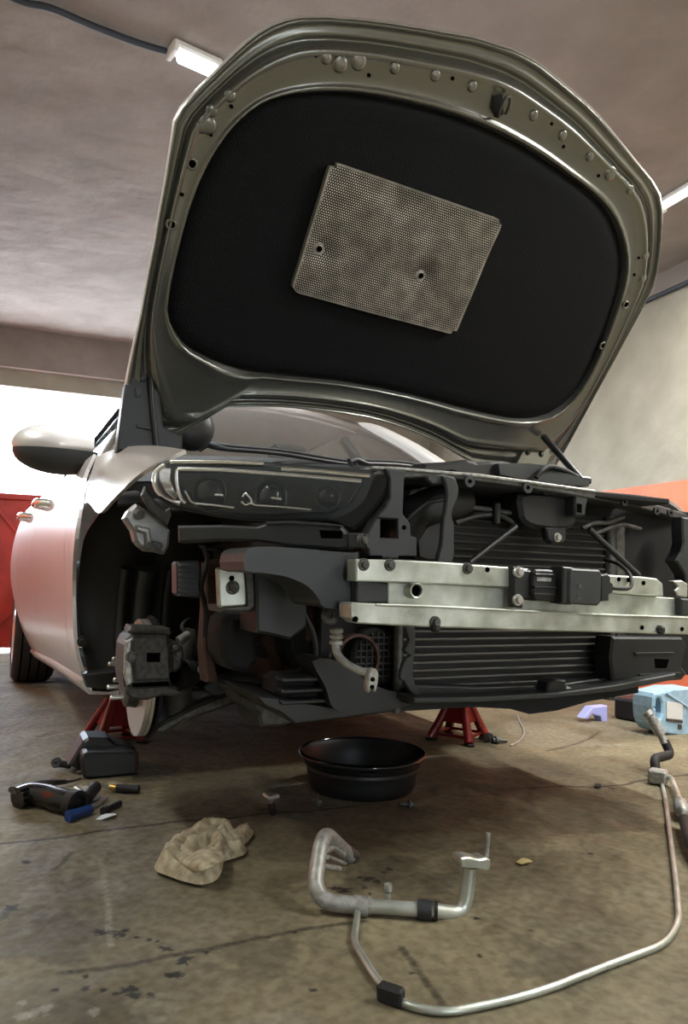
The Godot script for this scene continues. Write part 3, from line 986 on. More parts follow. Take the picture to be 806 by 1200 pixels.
func greenhouse() -> void:
	var ws: Array = []
	for k in 4:
		var v := k / 3.0
		var r := PackedVector3Array()
		for i in 9:
			var u := lerpf(-1.0, 1.0, i / 8.0)
			var half := lerpf(0.74, 0.56, v)
			r.append(Vector3(u * half, lerpf(1.115, 1.545, v) + 0.03 * sin(v * PI) - 0.015 * u * u, lerpf(-0.40, -1.30, v) - lerpf(0.20, 0.09, v) * u * u))
		ws.append(r)
	var st := S()
	sheet(st, fine(ws, 3), 0.005)
	part("windscreen", st, M.windscreen_glass)
	var rf: Array = []
	for k in 6:
		var v := k / 5.0
		var r := PackedVector3Array()
		for i in 9:
			var u := lerpf(-1.0, 1.0, i / 8.0)
			r.append(Vector3(u * lerpf(0.575, 0.60, sin(v * PI)), 1.545 + 0.03 * sin(v * PI * 0.9) - 0.22 * pow(v, 3.0) - 0.035 * u * u, lerpf(-1.30, -3.1, v) - 0.08 * u * u * (1.0 - v)))
		rf.append(r)
	var rs := S()
	sheet(rs, fine(rf, 3), 0.02)
	var ro := part("roof", rs, M.car_paint)
	var hl := S()
	var hrows: Array = []
	for r in rf:
		var h := PackedVector3Array()
		for p in r:
			h.append(Vector3(p.x * 0.97, p.y - 0.03, p.z - 0.02))
		hrows.append(h)
	sheet(hl, fine(hrows, 2), 0.008)
	part("headliner", hl, M.headliner, Transform3D.IDENTITY, ro)
	var rg := S()
	sheet(rg, fine([PackedVector3Array([Vector3(-0.58, 1.30, -3.1), Vector3(0, 1.345, -3.1), Vector3(0.58, 1.30, -3.1)]), PackedVector3Array([Vector3(-0.68, 1.20, -3.5), Vector3(0, 1.23, -3.55), Vector3(0.68, 1.20, -3.5)])], 4), 0.005)
	part("rear_window", rg, M.windscreen_glass)
	for m in [1.0, -1.0]:
		var p := S()
		tube(p, curve(mirrored(PackedVector3Array([Vector3(-0.80, 1.06, -0.52), Vector3(-0.74, 1.17, -0.70), Vector3(-0.66, 1.36, -1.03), Vector3(-0.585, 1.50, -1.38), Vector3(-0.61, 1.535, -1.9), Vector3(-0.62, 1.47, -2.5), Vector3(-0.66, 1.28, -3.1), Vector3(-0.80, 1.06, -3.55)]), m), 6), 0.034, 12)
		part("roof_pillar", p, M.car_paint)
		var bp := S()
		tube(bp, mirrored(PackedVector3Array([Vector3(-0.93, 1.04, -1.58), Vector3(-0.63, 1.5, -1.72)]), m), 0.03, 8)
		part("door_pillar", bp, M.gloss_black)
		var top := mirrored(PackedVector3Array([Vector3(-0.78, 1.13, -0.66), Vector3(-0.67, 1.35, -1.04), Vector3(-0.60, 1.49, -1.4), Vector3(-0.625, 1.51, -1.9), Vector3(-0.635, 1.45, -2.5), Vector3(-0.70, 1.25, -3.05)]), m)
		var bot := PackedVector3Array()
		for z in [-0.62, -1.0, -1.45, -1.9, -2.4, -2.95]:
			var s := side_point(0, z, m)
			bot.append(Vector3(s.x * 0.985, s.y, z))
		var g := S()
		sheet(g, fine([bot, top], 4), 0.004 * m)
		part("side_window", g, M.glass)
	# door mirror on the near side
	for m in [1.0, -1.0]:
		var mp: MeshInstance3D
		var shell := S()
		var rows: Array = []
		for k in 9:
			var v := sin(k / 8.0 * PI * 0.5)
			var r := PackedVector3Array()
			var xx := lerpf(-0.885, -1.158, v)
			var rad := sqrt(maxf(1.0 - pow(maxf(v - 0.35, 0.0) / 0.65, 2.4), 0.0)) * lerpf(0.80, 1.0, minf(v / 0.4, 1.0))
			for j in 15:
				var g := TAU * j / 14.0
				r.append(Vector3(xx * m, 1.135 + sin(g) * 0.083 * rad * (1.0 if sin(g) > 0 else 0.85) - 0.02 * v * 0.0, -0.70 + cos(g) * 0.085 * rad * (1.0 if cos(g) > 0 else 0.4)))
			rows.append(r)
		sheet(shell, fine(rows, 2), 0.0)
		mp = part("mirror_shell", shell, M.car_paint)
		var low := S()
		var lrows: Array = []
		for k in 9:
			var v := sin(k / 8.0 * PI * 0.5)
			var r := PackedVector3Array()
			var xx := lerpf(-0.87, -1.155, v)
			var rad := sqrt(maxf(1.0 - pow(maxf(v - 0.35, 0.0) / 0.65, 2.4), 0.0)) * lerpf(0.85, 1.0, minf(v / 0.4, 1.0))
			for j in 9:
				var g := PI + PI * j / 8.0
				r.append(Vector3(xx * m, 1.118 + sin(g) * 0.085 * rad, -0.70 + cos(g) * 0.090 * rad))
			lrows.append(r)
		sheet(low, fine(lrows, 2), 0.003)
		part("lower_cover", low, M.grey_plastic, Transform3D.IDENTITY, mp)
		var arm := S()
		tube(arm, mirrored(PackedVector3Array([Vector3(-0.99, 1.085, -0.71), Vector3(-0.90, 1.075, -0.70), Vector3(-0.86, 1.07, -0.68)]), m), 0.03, 10)
		part("mirror_arm", arm, M.black_plastic, Transform3D.IDENTITY, mp)
	# cowl and wipers
	var co: Array = []
	for k in 3:
		var r := PackedVector3Array()
		for i in 9:
			var u := lerpf(-1.0, 1.0, i / 8.0)
			r.append(Vector3(u * 0.76, [1.125, 1.09, 1.02][k] - 0.02 * u * u, [-0.42, -0.34, -0.28][k] - 0.20 * u * u))
		co.append(r)
	var cs := S()
	sheet(cs, fine(co, 3), 0.01)
	part("cowl_panel", cs, M.black_plastic)
	for w in 2:
		var a := P3([-0.55, 1.133, -0.33, -0.492, 1.127, -0.33, -0.265, 1.136, -0.36, -0.003, 1.131, -0.4, 0.226, 1.146, -0.46]) if w == 0 else P3([0.048, 1.142, -0.37, 0.09, 1.137, -0.38, 0.28, 1.154, -0.43, 0.533, 1.157, -0.5])
		var wsu := S()
		tube(wsu, curve(a), 0.008, 8)
		var wo := part("wiper_arm", wsu, M.black_plastic)
		var kn := S()
		tube(kn, PackedVector3Array([a[0] + Vector3(-0.03, -0.01, 0), a[0] + Vector3(0.0, 0.004, 0), a[1] + Vector3(0.01, 0, 0)]), 0.018, 10, 0.008)
		part("wiper_pivot", kn, M.black_plastic, Transform3D.IDENTITY, wo)
		var bl := S()
		var b := PackedVector3Array()
		for p in a:
			b.append(p + Vector3(0.02, 0.018, -0.03))
		tube(bl, curve(b), 0.006, 6)
		part("wiper_blade", bl, M.rubber, Transform3D.IDENTITY, wo)
	# dark cabin floor and dashboard so the glass does not look into nothing
	var ds := S()
	box(ds, Vector3(1.5, 0.5, 0.5), 0.06, at(Vector3(0, 0.86, -0.95)))
	part("dashboard", ds, M.void_black)
	for x in [-0.38, 0.38]:
		var se := S()
		box(se, Vector3(0.5, 0.75, 0.16), 0.06, Transform3D(Basis(Vector3.RIGHT, -0.2), Vector3(x, 0.95, -1.85)))
		box(se, Vector3(0.26, 0.18, 0.10), 0.04, Transform3D(Basis(Vector3.RIGHT, -0.2), Vector3(x, 1.38, -1.93)))
		part("seat", se, M.void_black)
	# bonnet hinges and gas struts
	for m in [1.0, -1.0]:
		pass
	var lb := S()
	prism(lb, P2([-0.886, 1.046, -0.883, 1.118, -0.873, 1.247, -0.848, 1.287, -0.814, 1.308, -0.783, 1.313, -0.768, 1.21, -0.754, 1.133, -0.695, 1.113, -0.693, 1.063, -0.83, 1.049]), 0.05, 0.006, Transform3D(Vector3(1, 0, 0), Vector3(0, 1, 0), Vector3(0, 0, 1), Vector3(0, 0, -0.08)))
	var hh := part("hinge_housing", lb, M.black_plastic)
	for e in [P2([-0.836, 1.283, -0.821, 1.29, -0.815, 1.265, -0.829, 1.258]), P2([-0.846, 1.237, -0.831, 1.244, -0.825, 1.219, -0.839, 1.209]), P2([-0.835, 1.13, -0.79, 1.128, -0.789, 1.117, -0.835, 1.12])]:
		var s := S()
		prism(s, e, 0.012, 0.002, Transform3D(Vector3(1, 0, 0), Vector3(0, 1, 0), Vector3(0, 0, 1), Vector3(0, 0, -0.072)))
		part("pressed_slot", s, M.grey_plastic, Transform3D.IDENTITY, hh)
	var hr2 := S()
	tube(hr2, P3([-0.804, 1.281, -0.07, -0.795, 1.204, -0.07, -0.773, 1.064, -0.07]), 0.008, 8)
	part("housing_rib", hr2, M.black_plastic, Transform3D.IDENTITY, hh)
	var hg := S()
	lathe(hg, [0.0, 0.02, 0.03, 0.02, 0.055, 0.012, 0.07, 0.0, 0.08, -0.02], 24, Transform3D(Basis(Vector3.RIGHT, PI / 2), Vector3(-0.621, 1.179, -0.26)), false)
	part("strut_tower_cap", hg, M.black_plastic)
	var gs := S()
	tube(gs, P3([-0.761, 1.318, -0.2, -0.74, 1.177, -0.2]), 0.005, 8)
	var go := part("gas_strut", gs, M.bright_steel)
	var gb := S()
	tube(gb, P3([-0.744, 1.198, -0.2, -0.73, 1.077, -0.19]), 0.0095, 10)
	part("strut_cylinder", gb, M.dirty_steel, Transform3D.IDENTITY, go)
	var gs2 := S()
	tube(gs2, P3([0.689, 1.255, -0.05, 0.55, 1.038, 0.3]), 0.0125, 12)
	part("gas_strut", gs2, M.black_plastic)
	var gk := S()
	box(gk, Vector3(0.05, 0.025, 0.03), 0.006, at(Vector3(0.557, 1.039, 0.3)))
	part("strut_mount", gk, M.black_plastic)
	var hr := S()
	prism(hr, P2([0.603, 1.136, 0.644, 1.207, 0.685, 1.266, 0.737, 1.302, 0.789, 1.298, 0.816, 1.252, 0.79, 1.201, 0.764, 1.151]), 0.03, 0.005, Transform3D(Vector3(1, 0, 0), Vector3(0, 1, 0), Vector3(0, 0, 1), Vector3(0, 0, -0.12)))
	var hro := part("hinge_plate", hr, M.hood_paint)
	for q in [Vector3(0.711, 1.251, -0.12), Vector3(0.669, 1.203, -0.12), Vector3(0.737, 1.203, -0.12)]:
		var hb := S()
		bolt(hb, q, Vector3(0, 0, 1), 0.009)
		part("bolt", hb, M.dirty_steel, Transform3D.IDENTITY, hro)

func rear_wheel() -> void:
	for m in [1.0, -1.0]:
		var t := Transform3D(Basis(Vector3.BACK, PI / 2 * m), Vector3(-0.915 * m, 0.338, -2.83))
		var st := S()
		lathe(st, [0.228, 0.10, 0.262, 0.118, 0.31, 0.115, 0.332, 0.095, 0.338, 0.05, 0.338, -0.05, 0.332, -0.095, 0.31, -0.115, 0.262, -0.118, 0.228, -0.10], 48, t, false)
		var ty := part("rear_tyre", st, M.tyre_rubber)
		for k in 4:
			var gr := S()
			lathe(gr, [0.3385, -0.075 + 0.05 * k - 0.004, 0.3392, -0.075 + 0.05 * k, 0.3385, -0.075 + 0.05 * k + 0.004], 48, t)
			part("tread_groove", gr, M.hole, Transform3D.IDENTITY, ty)
		var rm := S()
		lathe(rm, [0.236, 0.104, 0.232, 0.112, 0.222, 0.108, 0.215, 0.08, 0.212, -0.09, 0.225, -0.10], 48, t, false)
		var ro := part("rear_rim", rm, M.bright_steel)
		for k in 5:
			for e in [-0.11, 0.11]:
				var sp := S()
				var g: float = TAU * k / 5.0 + e
				var g0: float = TAU * k / 5.0 + e * 0.6
				var p0 := t * Vector3(cos(g0) * 0.05, 0.085, sin(g0) * 0.05)
				var p1 := t * Vector3(cos(g) * 0.14, 0.098, sin(g) * 0.14)
				var p2 := t * Vector3(cos(g) * 0.225, 0.092, sin(g) * 0.225)
				tube(sp, PackedVector3Array([p0, p1, p2]), 0.017, 8, 0.012)
				part("spoke", sp, M.bright_steel, Transform3D.IDENTITY, ro)
		var hb := S()
		lathe(hb, [0.0, 0.10, 0.03, 0.10, 0.06, 0.09, 0.065, 0.06, 0.20, 0.0, 0.20, -0.03], 32, t, false)
		part("hub", hb, M.dirty_steel, Transform3D.IDENTITY, ro)
	for m in [1.0, -1.0]:
		var ar: Array = []
		for j in [-0.86, -0.55]:
			var r := PackedVector3Array()
			for k in 13:
				var g := lerpf(-0.3, PI + 0.3, k / 12.0)
				r.append(Vector3(j * m, 0.36 + sin(g) * 0.38, -2.83 + cos(g) * 0.38))
			ar.append(r)
		var st := S()
		sheet(st, ar, 0.006)
		part("rear_arch_liner", st, M.void_black)

func wheel_bay() -> void:
	# black felt arch liner: rear half wraps round behind the missing wheel
	var cy := 0.52
	var rows: Array = []
	for j in 9:
		var r := PackedVector3Array()
		for k in 25:
			var g := lerpf(deg_to_rad(62), deg_to_rad(212), k / 24.0)
			var rr := 0.385 + 0.012 * sin(j * 1.9)
			var y := cy + sin(g) * rr
			var edge := -0.942 + 0.06 * pow(clampf((0.62 - y) / 0.29, 0.0, 1.0), 1.5)
			edge += 0.045 * clampf((y - 0.80) / 0.10, 0.0, 1.0)
			r.append(Vector3(lerpf(edge, -0.50, j / 8.0), y, cos(g) * rr))
		rows.append(r)
	var st := S()
	sheet(st, rows, 0.006)
	part("arch_liner", st, M.black_plastic)
	for k in 3:
		var rb := S()
		var a := PackedVector3Array()
		for e in 9:
			var g := lerpf(deg_to_rad(150), deg_to_rad(208), e / 8.0)
			a.append(Vector3([-0.80, -0.735, -0.655][k], cy + sin(g) * 0.372, cos(g) * 0.372))
		tube(rb, a, [0.020, 0.034, 0.018][k], 8)
		part("liner_rib", rb, M.grey_plastic if k == 1 else M.black_plastic)
	var lb := S()
	bolt(lb, Vector3(-0.915, 0.464, -0.37), Vector3(0, 0, 1), 0.012)
	part("liner_clip", lb, M.black_plastic)
	# foot of the wing behind the wheel
	plate("liner_foot", [-0.918, 0.371, -0.808, 0.381, -0.779, 0.34, -0.805, 0.325, -0.862, 0.322, -0.903, 0.329], Transform3D(Vector3(1, 0, 0), Vector3(0, 1, 0), Vector3(0, 0, 1), Vector3(0, 0, -0.3)), 0.06, 0.006, M.black_plastic)
	# inner apron, silver metal with the red light on it put into brown
	var ap := S()
	box(ap, Vector3(0.03, 0.58, 0.80), 0.004, at(Vector3(-0.49, 0.64, 0.02)))
	part("inner_apron", ap, M.rusty_redlit_steel)
	var rl := S()
	box(rl, Vector3(0.12, 0.13, 0.82), 0.012, at(Vector3(-0.455, 0.60, 0.10)))
	part("chassis_rail", rl, M.rusty_redlit_steel)
	var br := S()
	for k in 3:
		box(br, Vector3(0.02, 0.02, 0.42), 0.004, Transform3D(Basis(Vector3.RIGHT, [-0.6, -0.45, 0.3][k]), Vector3(-0.515, [0.66, 0.52, 0.78][k], -0.05)))
	part("apron_brace", br, M.rusty_redlit_steel)
	# suspension strut
	var ss := S()
	tube(ss, PackedVector3Array([Vector3(-0.60, 0.46, -0.03), Vector3(-0.57, 0.66, -0.06)]), 0.03, 14)
	var so := part("suspension_strut", ss, M.dirty_steel)
	var sp := S()
	var coil := PackedVector3Array()
	for k in 61:
		var v := k / 60.0
		coil.append(Vector3(-0.57 + cos(v * TAU * 4.5) * 0.065 + 0.01 * v, lerpf(0.62, 0.90, v), -0.06 + sin(v * TAU * 4.5) * 0.065))
	tube(sp, coil, 0.007, 8)
	part("coil_spring", sp, M.void_black, Transform3D.IDENTITY, so)
	# white-painted inner wing end with its pressed stiffeners
	plate("inner_wing", [-0.925, 0.82, -0.916, 0.839, -0.9, 0.856, -0.879, 0.845, -0.858, 0.83, -0.833, 0.815, -0.816, 0.795, -0.818, 0.758, -0.827, 0.739, -0.844, 0.743, -0.87, 0.744, -0.886, 0.755, -0.897, 0.767, -0.904, 0.791, -0.915, 0.806], Transform3D(Vector3(1, 0, 0), Vector3(0, 1, 0), Vector3(0, 0, 1), Vector3(0, 0, 0.36)), 0.05, 0.006, M.silver_body)
	plate("inner_wing_rib", [-0.9, 0.804, -0.868, 0.798, -0.862, 0.768, -0.838, 0.765, -0.837, 0.757, -0.873, 0.751, -0.879, 0.785, -0.899, 0.79], Transform3D(Vector3(1, 0, 0), Vector3(0, 1, 0), Vector3(0, 0, 1), Vector3(0, 0, 0.375)), 0.02, 0.004, M.silver_body)
	for q in [Vector3(-0.893, 0.828, 0.385), Vector3(-0.848, 0.756, 0.385), Vector3(-0.867, 0.755, 0.385)]:
		var bo := S()
		bolt(bo, q, Vector3(0, 0, 1), 0.007)
		part("bolt", bo, M.dirty_steel)
	plate("wing_bracket", [-0.889, 0.894, -0.856, 0.852, -0.839, 0.841, -0.827, 0.85, -0.822, 0.83, -0.831, 0.805, -0.846, 0.816, -0.875, 0.839, -0.896, 0.873], Transform3D(Vector3(1, 0, 0), Vector3(0, 1, 0), Vector3(0, 0, 1), Vector3(0, 0, 0.4)), 0.02, 0.003, M.dirty_steel)
	# brake disc, hub, caliper
	var hub := Vector3(-0.80, 0.40, 0.0)
	var t := Transform3D(Basis(Vector3.BACK, PI / 2), hub)
	var ds := S()
	lathe(ds, [0.085, 0.012, 0.160, 0.012, 0.161, 0.010, 0.161, 0.004, 0.155, 0.004, 0.155, -0.004, 0.161, -0.004, 0.161, -0.012, 0.085, -0.012], 64, t)
	var disc := part("brake_disc", ds, M.bright_steel)
	disc.set_meta("label", "polished brake disc, bright along its lower edge")
	var hat := S()
	lathe(hat, [0.0, 0.052, 0.03, 0.052, 0.034, 0.048, 0.066, 0.046, 0.08, 0.04, 0.084, 0.012], 40, t)
	part("disc_hat", hat, M.dirty_steel, Transform3D.IDENTITY, disc)
	for k in 5:
		var g := TAU * k / 5.0 + 0.3
		var sd := S()
		lathe(sd, [0.0, 0.082, 0.005, 0.082, 0.0065, 0.079, 0.0065, 0.045], 12, t * at(Vector3(cos(g) * 0.055, 0, sin(g) * 0.055)))
		part("wheel_stud", sd, M.bright_steel, Transform3D.IDENTITY, disc)
	var dsh := S()
	lathe(dsh, [0.07, -0.03, 0.168, -0.03, 0.172, -0.02, 0.168, -0.022, 0.07, -0.034], 40, t)
	part("dust_shield", dsh, M.void_black)
	var kn := S()
	tube(kn, PackedVector3Array([Vector3(-0.68, 0.26, -0.02), Vector3(-0.70, 0.40, 0.0), Vector3(-0.64, 0.52, -0.02)]), 0.05, 12, 0.035)
	part("steering_knuckle", kn, M.cast_iron)
	var ca := S()
	prism(ca, P2([-0.88, 0.505, -0.873, 0.524, -0.858, 0.537, -0.848, 0.543, -0.774, 0.545, -0.766, 0.536, -0.763, 0.503, -0.752, 0.474, -0.75, 0.439, -0.763, 0.426, -0.75, 0.395, -0.765, 0.382, -0.818, 0.38, -0.861, 0.384, -0.874, 0.4, -0.88, 0.434]), 0.13, 0.012, Transform3D(Vector3(1, 0, 0), Vector3(0, 1, 0), Vector3(0, 0, 1), Vector3(0, 0, 0.19)))
	var cal := part("brake_caliper", ca, M.cast_iron)
	plate("caliper_bridge", [-0.865, 0.555, -0.769, 0.55, -0.762, 0.539, -0.766, 0.533, -0.86, 0.538, -0.869, 0.542], Transform3D(Vector3(1, 0, 0), Vector3(0, 1, 0), Vector3(0, 0, 1), Vector3(0, 0, 0.2)), 0.10, 0.004, M.cast_iron, cal)
	plate("caliper_pad_face", [-0.858, 0.525, -0.776, 0.529, -0.768, 0.494, -0.764, 0.419, -0.848, 0.418, -0.857, 0.467], Transform3D(Vector3(1, 0, 0), Vector3(0, 1, 0), Vector3(0, 0, 1), Vector3(0, 0, 0.205)), 0.03, 0.005, M.cast_iron, cal)
	plate("caliper_window", [-0.827, 0.488, -0.792, 0.488, -0.791, 0.464, -0.825, 0.465], Transform3D(Vector3(1, 0, 0), Vector3(0, 1, 0), Vector3(0, 0, 1), Vector3(0, 0, 0.206)), 0.02, 0.0, M.hole, cal)
	plate("caliper_groove", [-0.856, 0.411, -0.765, 0.412, -0.764, 0.403, -0.855, 0.402], Transform3D(Vector3(1, 0, 0), Vector3(0, 1, 0), Vector3(0, 0, 1), Vector3(0, 0, 0.2)), 0.03, 0.0, M.hole, cal)
	plate("caliper_foot", [-0.872, 0.401, -0.764, 0.401, -0.742, 0.396, -0.732, 0.38, -0.749, 0.374, -0.781, 0.378, -0.819, 0.367, -0.856, 0.373, -0.873, 0.386], Transform3D(Vector3(1, 0, 0), Vector3(0, 1, 0), Vector3(0, 0, 1), Vector3(0, 0, 0.2)), 0.11, 0.005, M.cast_iron, cal)
	plate("caliper_side_plate", [-0.879, 0.516, -0.863, 0.524, -0.862, 0.473, -0.853, 0.412, -0.869, 0.404, -0.879, 0.435], Transform3D(Vector3(1, 0, 0), Vector3(0, 1, 0), Vector3(0, 0, 1), Vector3(0, 0, 0.195)), 0.05, 0.004, M.dull_aluminium, cal)
	plate("slide_bracket", [-0.754, 0.51, -0.736, 0.51, -0.721, 0.496, -0.715, 0.478, -0.718, 0.442, -0.736, 0.429, -0.75, 0.434], Transform3D(Vector3(1, 0, 0), Vector3(0, 1, 0), Vector3(0, 0, 1), Vector3(0, 0, 0.15)), 0.09, 0.008, M.cast_iron, cal)
	for q in [Vector3(-0.863, 0.478, 0.2), Vector3(-0.746, 0.498, 0.16), Vector3(-0.734, 0.479, 0.16)]:
		var bo := S()
		bolt(bo, q, Vector3(0, 0, 1), 0.010)
		part("bolt", bo, M.dirty_steel, Transform3D.IDENTITY, cal)
	# brake hose with its bright banjo end
	var bh := S()
	tube(bh, curve(P3([-0.719, 0.534, 0.17, -0.726, 0.549, 0.16, -0.717, 0.562, 0.15, -0.689, 0.565, 0.12, -0.668, 0.533, 0.1, -0.653, 0.457, 0.05])), 0.007, 8)
	var bho := part("brake_hose", bh, M.rubber)
	var bj := S()
	tube(bj, P3([-0.743, 0.514, 0.19, -0.714, 0.531, 0.18]), 0.013, 10)
	part("hose_end", bj, M.bright_steel, Transform3D.IDENTITY, bho)
	# driveshaft with its rubber boot
	var sh := S()
	tube(sh, P3([-0.726, 0.406, 0.05, -0.337, 0.439, -0.1]), 0.022, 14)
	var sho := part("driveshaft", sh, M.gloss_black)
	var bt := S()
	var d0 := Vector3(-0.716, 0.407, 0.06)
	var d1 := Vector3(-0.631, 0.414, 0.02)
	lathe(bt, [0.02, 0.0, 0.045, 0.004, 0.03, 0.016, 0.043, 0.024, 0.029, 0.036, 0.039, 0.044, 0.027, 0.056, 0.034, 0.064, 0.024, 0.076, 0.03, 0.084, 0.02, 0.09], 24, along(d0, d1 - d0), false)
	part("shaft_boot", bt, M.rubber, Transform3D.IDENTITY, sho)
	var cl := S()
	box(cl, Vector3(0.012, 0.016, 0.01), 0.003, at(Vector3(-0.655, 0.426, 0.09)))
	part("boot_clamp", cl, M.bright_steel, Transform3D.IDENTITY, sho)
	# lower arm and subframe
	var ar := S()
	prism(ar, P2([-0.77, 0.255, -0.752, 0.274, -0.644, 0.323, -0.57, 0.346, -0.474, 0.379, -0.393, 0.388, -0.352, 0.374, -0.35, 0.336, -0.472, 0.339, -0.586, 0.305, -0.684, 0.277, -0.737, 0.248]), 0.06, 0.008, Transform3D(Vector3(1, 0, 0), Vector3(0, 1, 0), Vector3(0, 0, 1), Vector3(0, 0, 0.05)))
	part("control_arm", ar, M.dirty_steel)
	var bj2 := S()
	lathe(bj2, [0.0, 0.03, 0.02, 0.028, 0.026, 0.0, 0.03, -0.01, 0.022, -0.04, 0.0, -0.045], 20, at(Vector3(-0.738, 0.29, 0)), false)
	part("ball_joint", bj2, M.rubber)
	plate("subframe_mount", [-0.628, 0.401, -0.578, 0.386, -0.564, 0.377, -0.541, 0.381, -0.527, 0.365, -0.477, 0.358, -0.469, 0.321, -0.506, 0.31, -0.561, 0.312, -0.569, 0.344, -0.609, 0.371], Transform3D(Vector3(1, 0, 0), Vector3(0, 1, 0), Vector3(0, 0, 1), Vector3(0, 0, 0.35)), 0.18, 0.008, M.dirty_steel)
	plate("subframe", [-0.645, 0.372, -0.563, 0.403, -0.414, 0.421, -0.212, 0.39, -0.21, 0.327, -0.398, 0.326, -0.524, 0.351], Transform3D(Vector3(1, 0, 0), Vector3(0, 1, 0), Vector3(0, 0, 1), Vector3(0, 0, 0.2)), 0.25, 0.01, M.void_black)
	# dark lower chassis seen between the parts
	plate("rail_bracket", [-0.72, 0.721, -0.681, 0.733, -0.668, 0.637, -0.664, 0.551, -0.683, 0.488, -0.671, 0.425, -0.702, 0.426, -0.714, 0.51, -0.711, 0.615], Transform3D(Vector3(1, 0, 0), Vector3(0, 1, 0), Vector3(0, 0, 1), Vector3(0, 0, 0.33)), 0.06, 0.005, M.rusty_redlit_steel)  # red reflection on the frame, put into the colour of this plate
	plate("rust_bracket", [-0.576, 0.552, -0.553, 0.546, -0.533, 0.493, -0.517, 0.45, -0.512, 0.425, -0.53, 0.421, -0.549, 0.451, -0.56, 0.493, -0.593, 0.536], Transform3D(Vector3(1, 0, 0), Vector3(0, 1, 0), Vector3(0, 0, 1), Vector3(0, 0, 0.4)), 0.03, 0.005, M.rusty_redlit_steel)
	plate("mount_ring", [-0.701, 0.589, -0.685, 0.601, -0.648, 0.601, -0.63, 0.585, -0.616, 0.561, -0.613, 0.49, -0.637, 0.461, -0.68, 0.472, -0.702, 0.506, -0.708, 0.551], Transform3D(Vector3(1, 0, 0), Vector3(0, 1, 0), Vector3(0, 0, 1), Vector3(0, 0, 0.45)), 0.12, 0.012, M.void_black)
	var ll := S()
	tube(ll, P3([-0.557, 0.447, 0.5, -0.458, 0.52, 0.55]), 0.012, 10)
	part("drop_link", ll, M.dirty_steel)
	# finned module
	var fm := plate("finned_module", [-0.817, 0.721, -0.772, 0.725, -0.763, 0.719, -0.76, 0.644, -0.766, 0.638, -0.811, 0.642, -0.817, 0.649, -0.821, 0.715], Transform3D(Vector3(1, 0, 0), Vector3(0, 1, 0), Vector3(0, 0, 1), Vector3(0, 0, 0.46)), 0.05, 0.004, M.black_plastic)
	for k in 7:
		var y := 663.0 + k * 5.2
		var f := S()
		var p0 := Vector3(-0.817, 0.711, 0.463)
		var p1 := Vector3(-0.814, 0.645, 0.463)
		var p2 := Vector3(-0.776, 0.713, 0.463)
		var c := p0.lerp(p1, k / 6.0)
		box(f, Vector3(p2.x - p0.x, 0.006, 0.016), 0.002, at(c + Vector3((p2.x - p0.x) * 0.5, 0, 0)))
		part("cooling_fin", f, M.grey_plastic, Transform3D.IDENTITY, fm)
	var mh := S()
	tube(mh, curve(P3([-0.767, 0.758, 0.48, -0.752, 0.729, 0.47, -0.759, 0.695, 0.47, -0.761, 0.66, 0.46, -0.743, 0.61, 0.44, -0.731, 0.547, 0.4])), 0.006, 8)
	part("wiring", mh, M.rubber)
	# bright end plate of the upper rail with its bolt
	var ep := plate("rail_end_plate", [-0.759, 0.706, -0.754, 0.71, -0.705, 0.713, -0.699, 0.706, -0.692, 0.665, -0.69, 0.631, -0.696, 0.627, -0.748, 0.623, -0.752, 0.629], Transform3D(Vector3(1, 0, 0), Vector3(0, 1, 0), Vector3(0, 0, 1), Vector3(0, 0, 0.58)), 0.02, 0.004, M.aluminium)
	plate("rail_end_flange", [-0.7, 0.713, -0.67, 0.707, -0.665, 0.646, -0.663, 0.623, -0.68, 0.612, -0.744, 0.612, -0.749, 0.626, -0.689, 0.631], Transform3D(Vector3(1, 0, 0), Vector3(0, 1, 0), Vector3(0, 0, 1), Vector3(0, 0, 0.57)), 0.10, 0.006, M.dirty_steel, ep)
	var eb := S()
	bolt(eb, Vector3(-0.724, 0.667, 0.582), Vector3(0, 0, 1), 0.0105)
	part("bolt", eb, M.dirty_steel, Transform3D.IDENTITY, ep)
	hole_disc(ep, Vector3(-0.727, 0.687, 0.581), 0.006)

func hole_disc(parent: Node, p: Vector3, r: float, called := "bolt_hole") -> void:
	var st := S()
	lathe(st, [0.0, 0.0008, r, 0.0008, r, -0.006, 0.0, -0.006], 18, Transform3D(Basis(Vector3.RIGHT, PI / 2), p))
	part(called, st, M.hole, Transform3D.IDENTITY, parent)

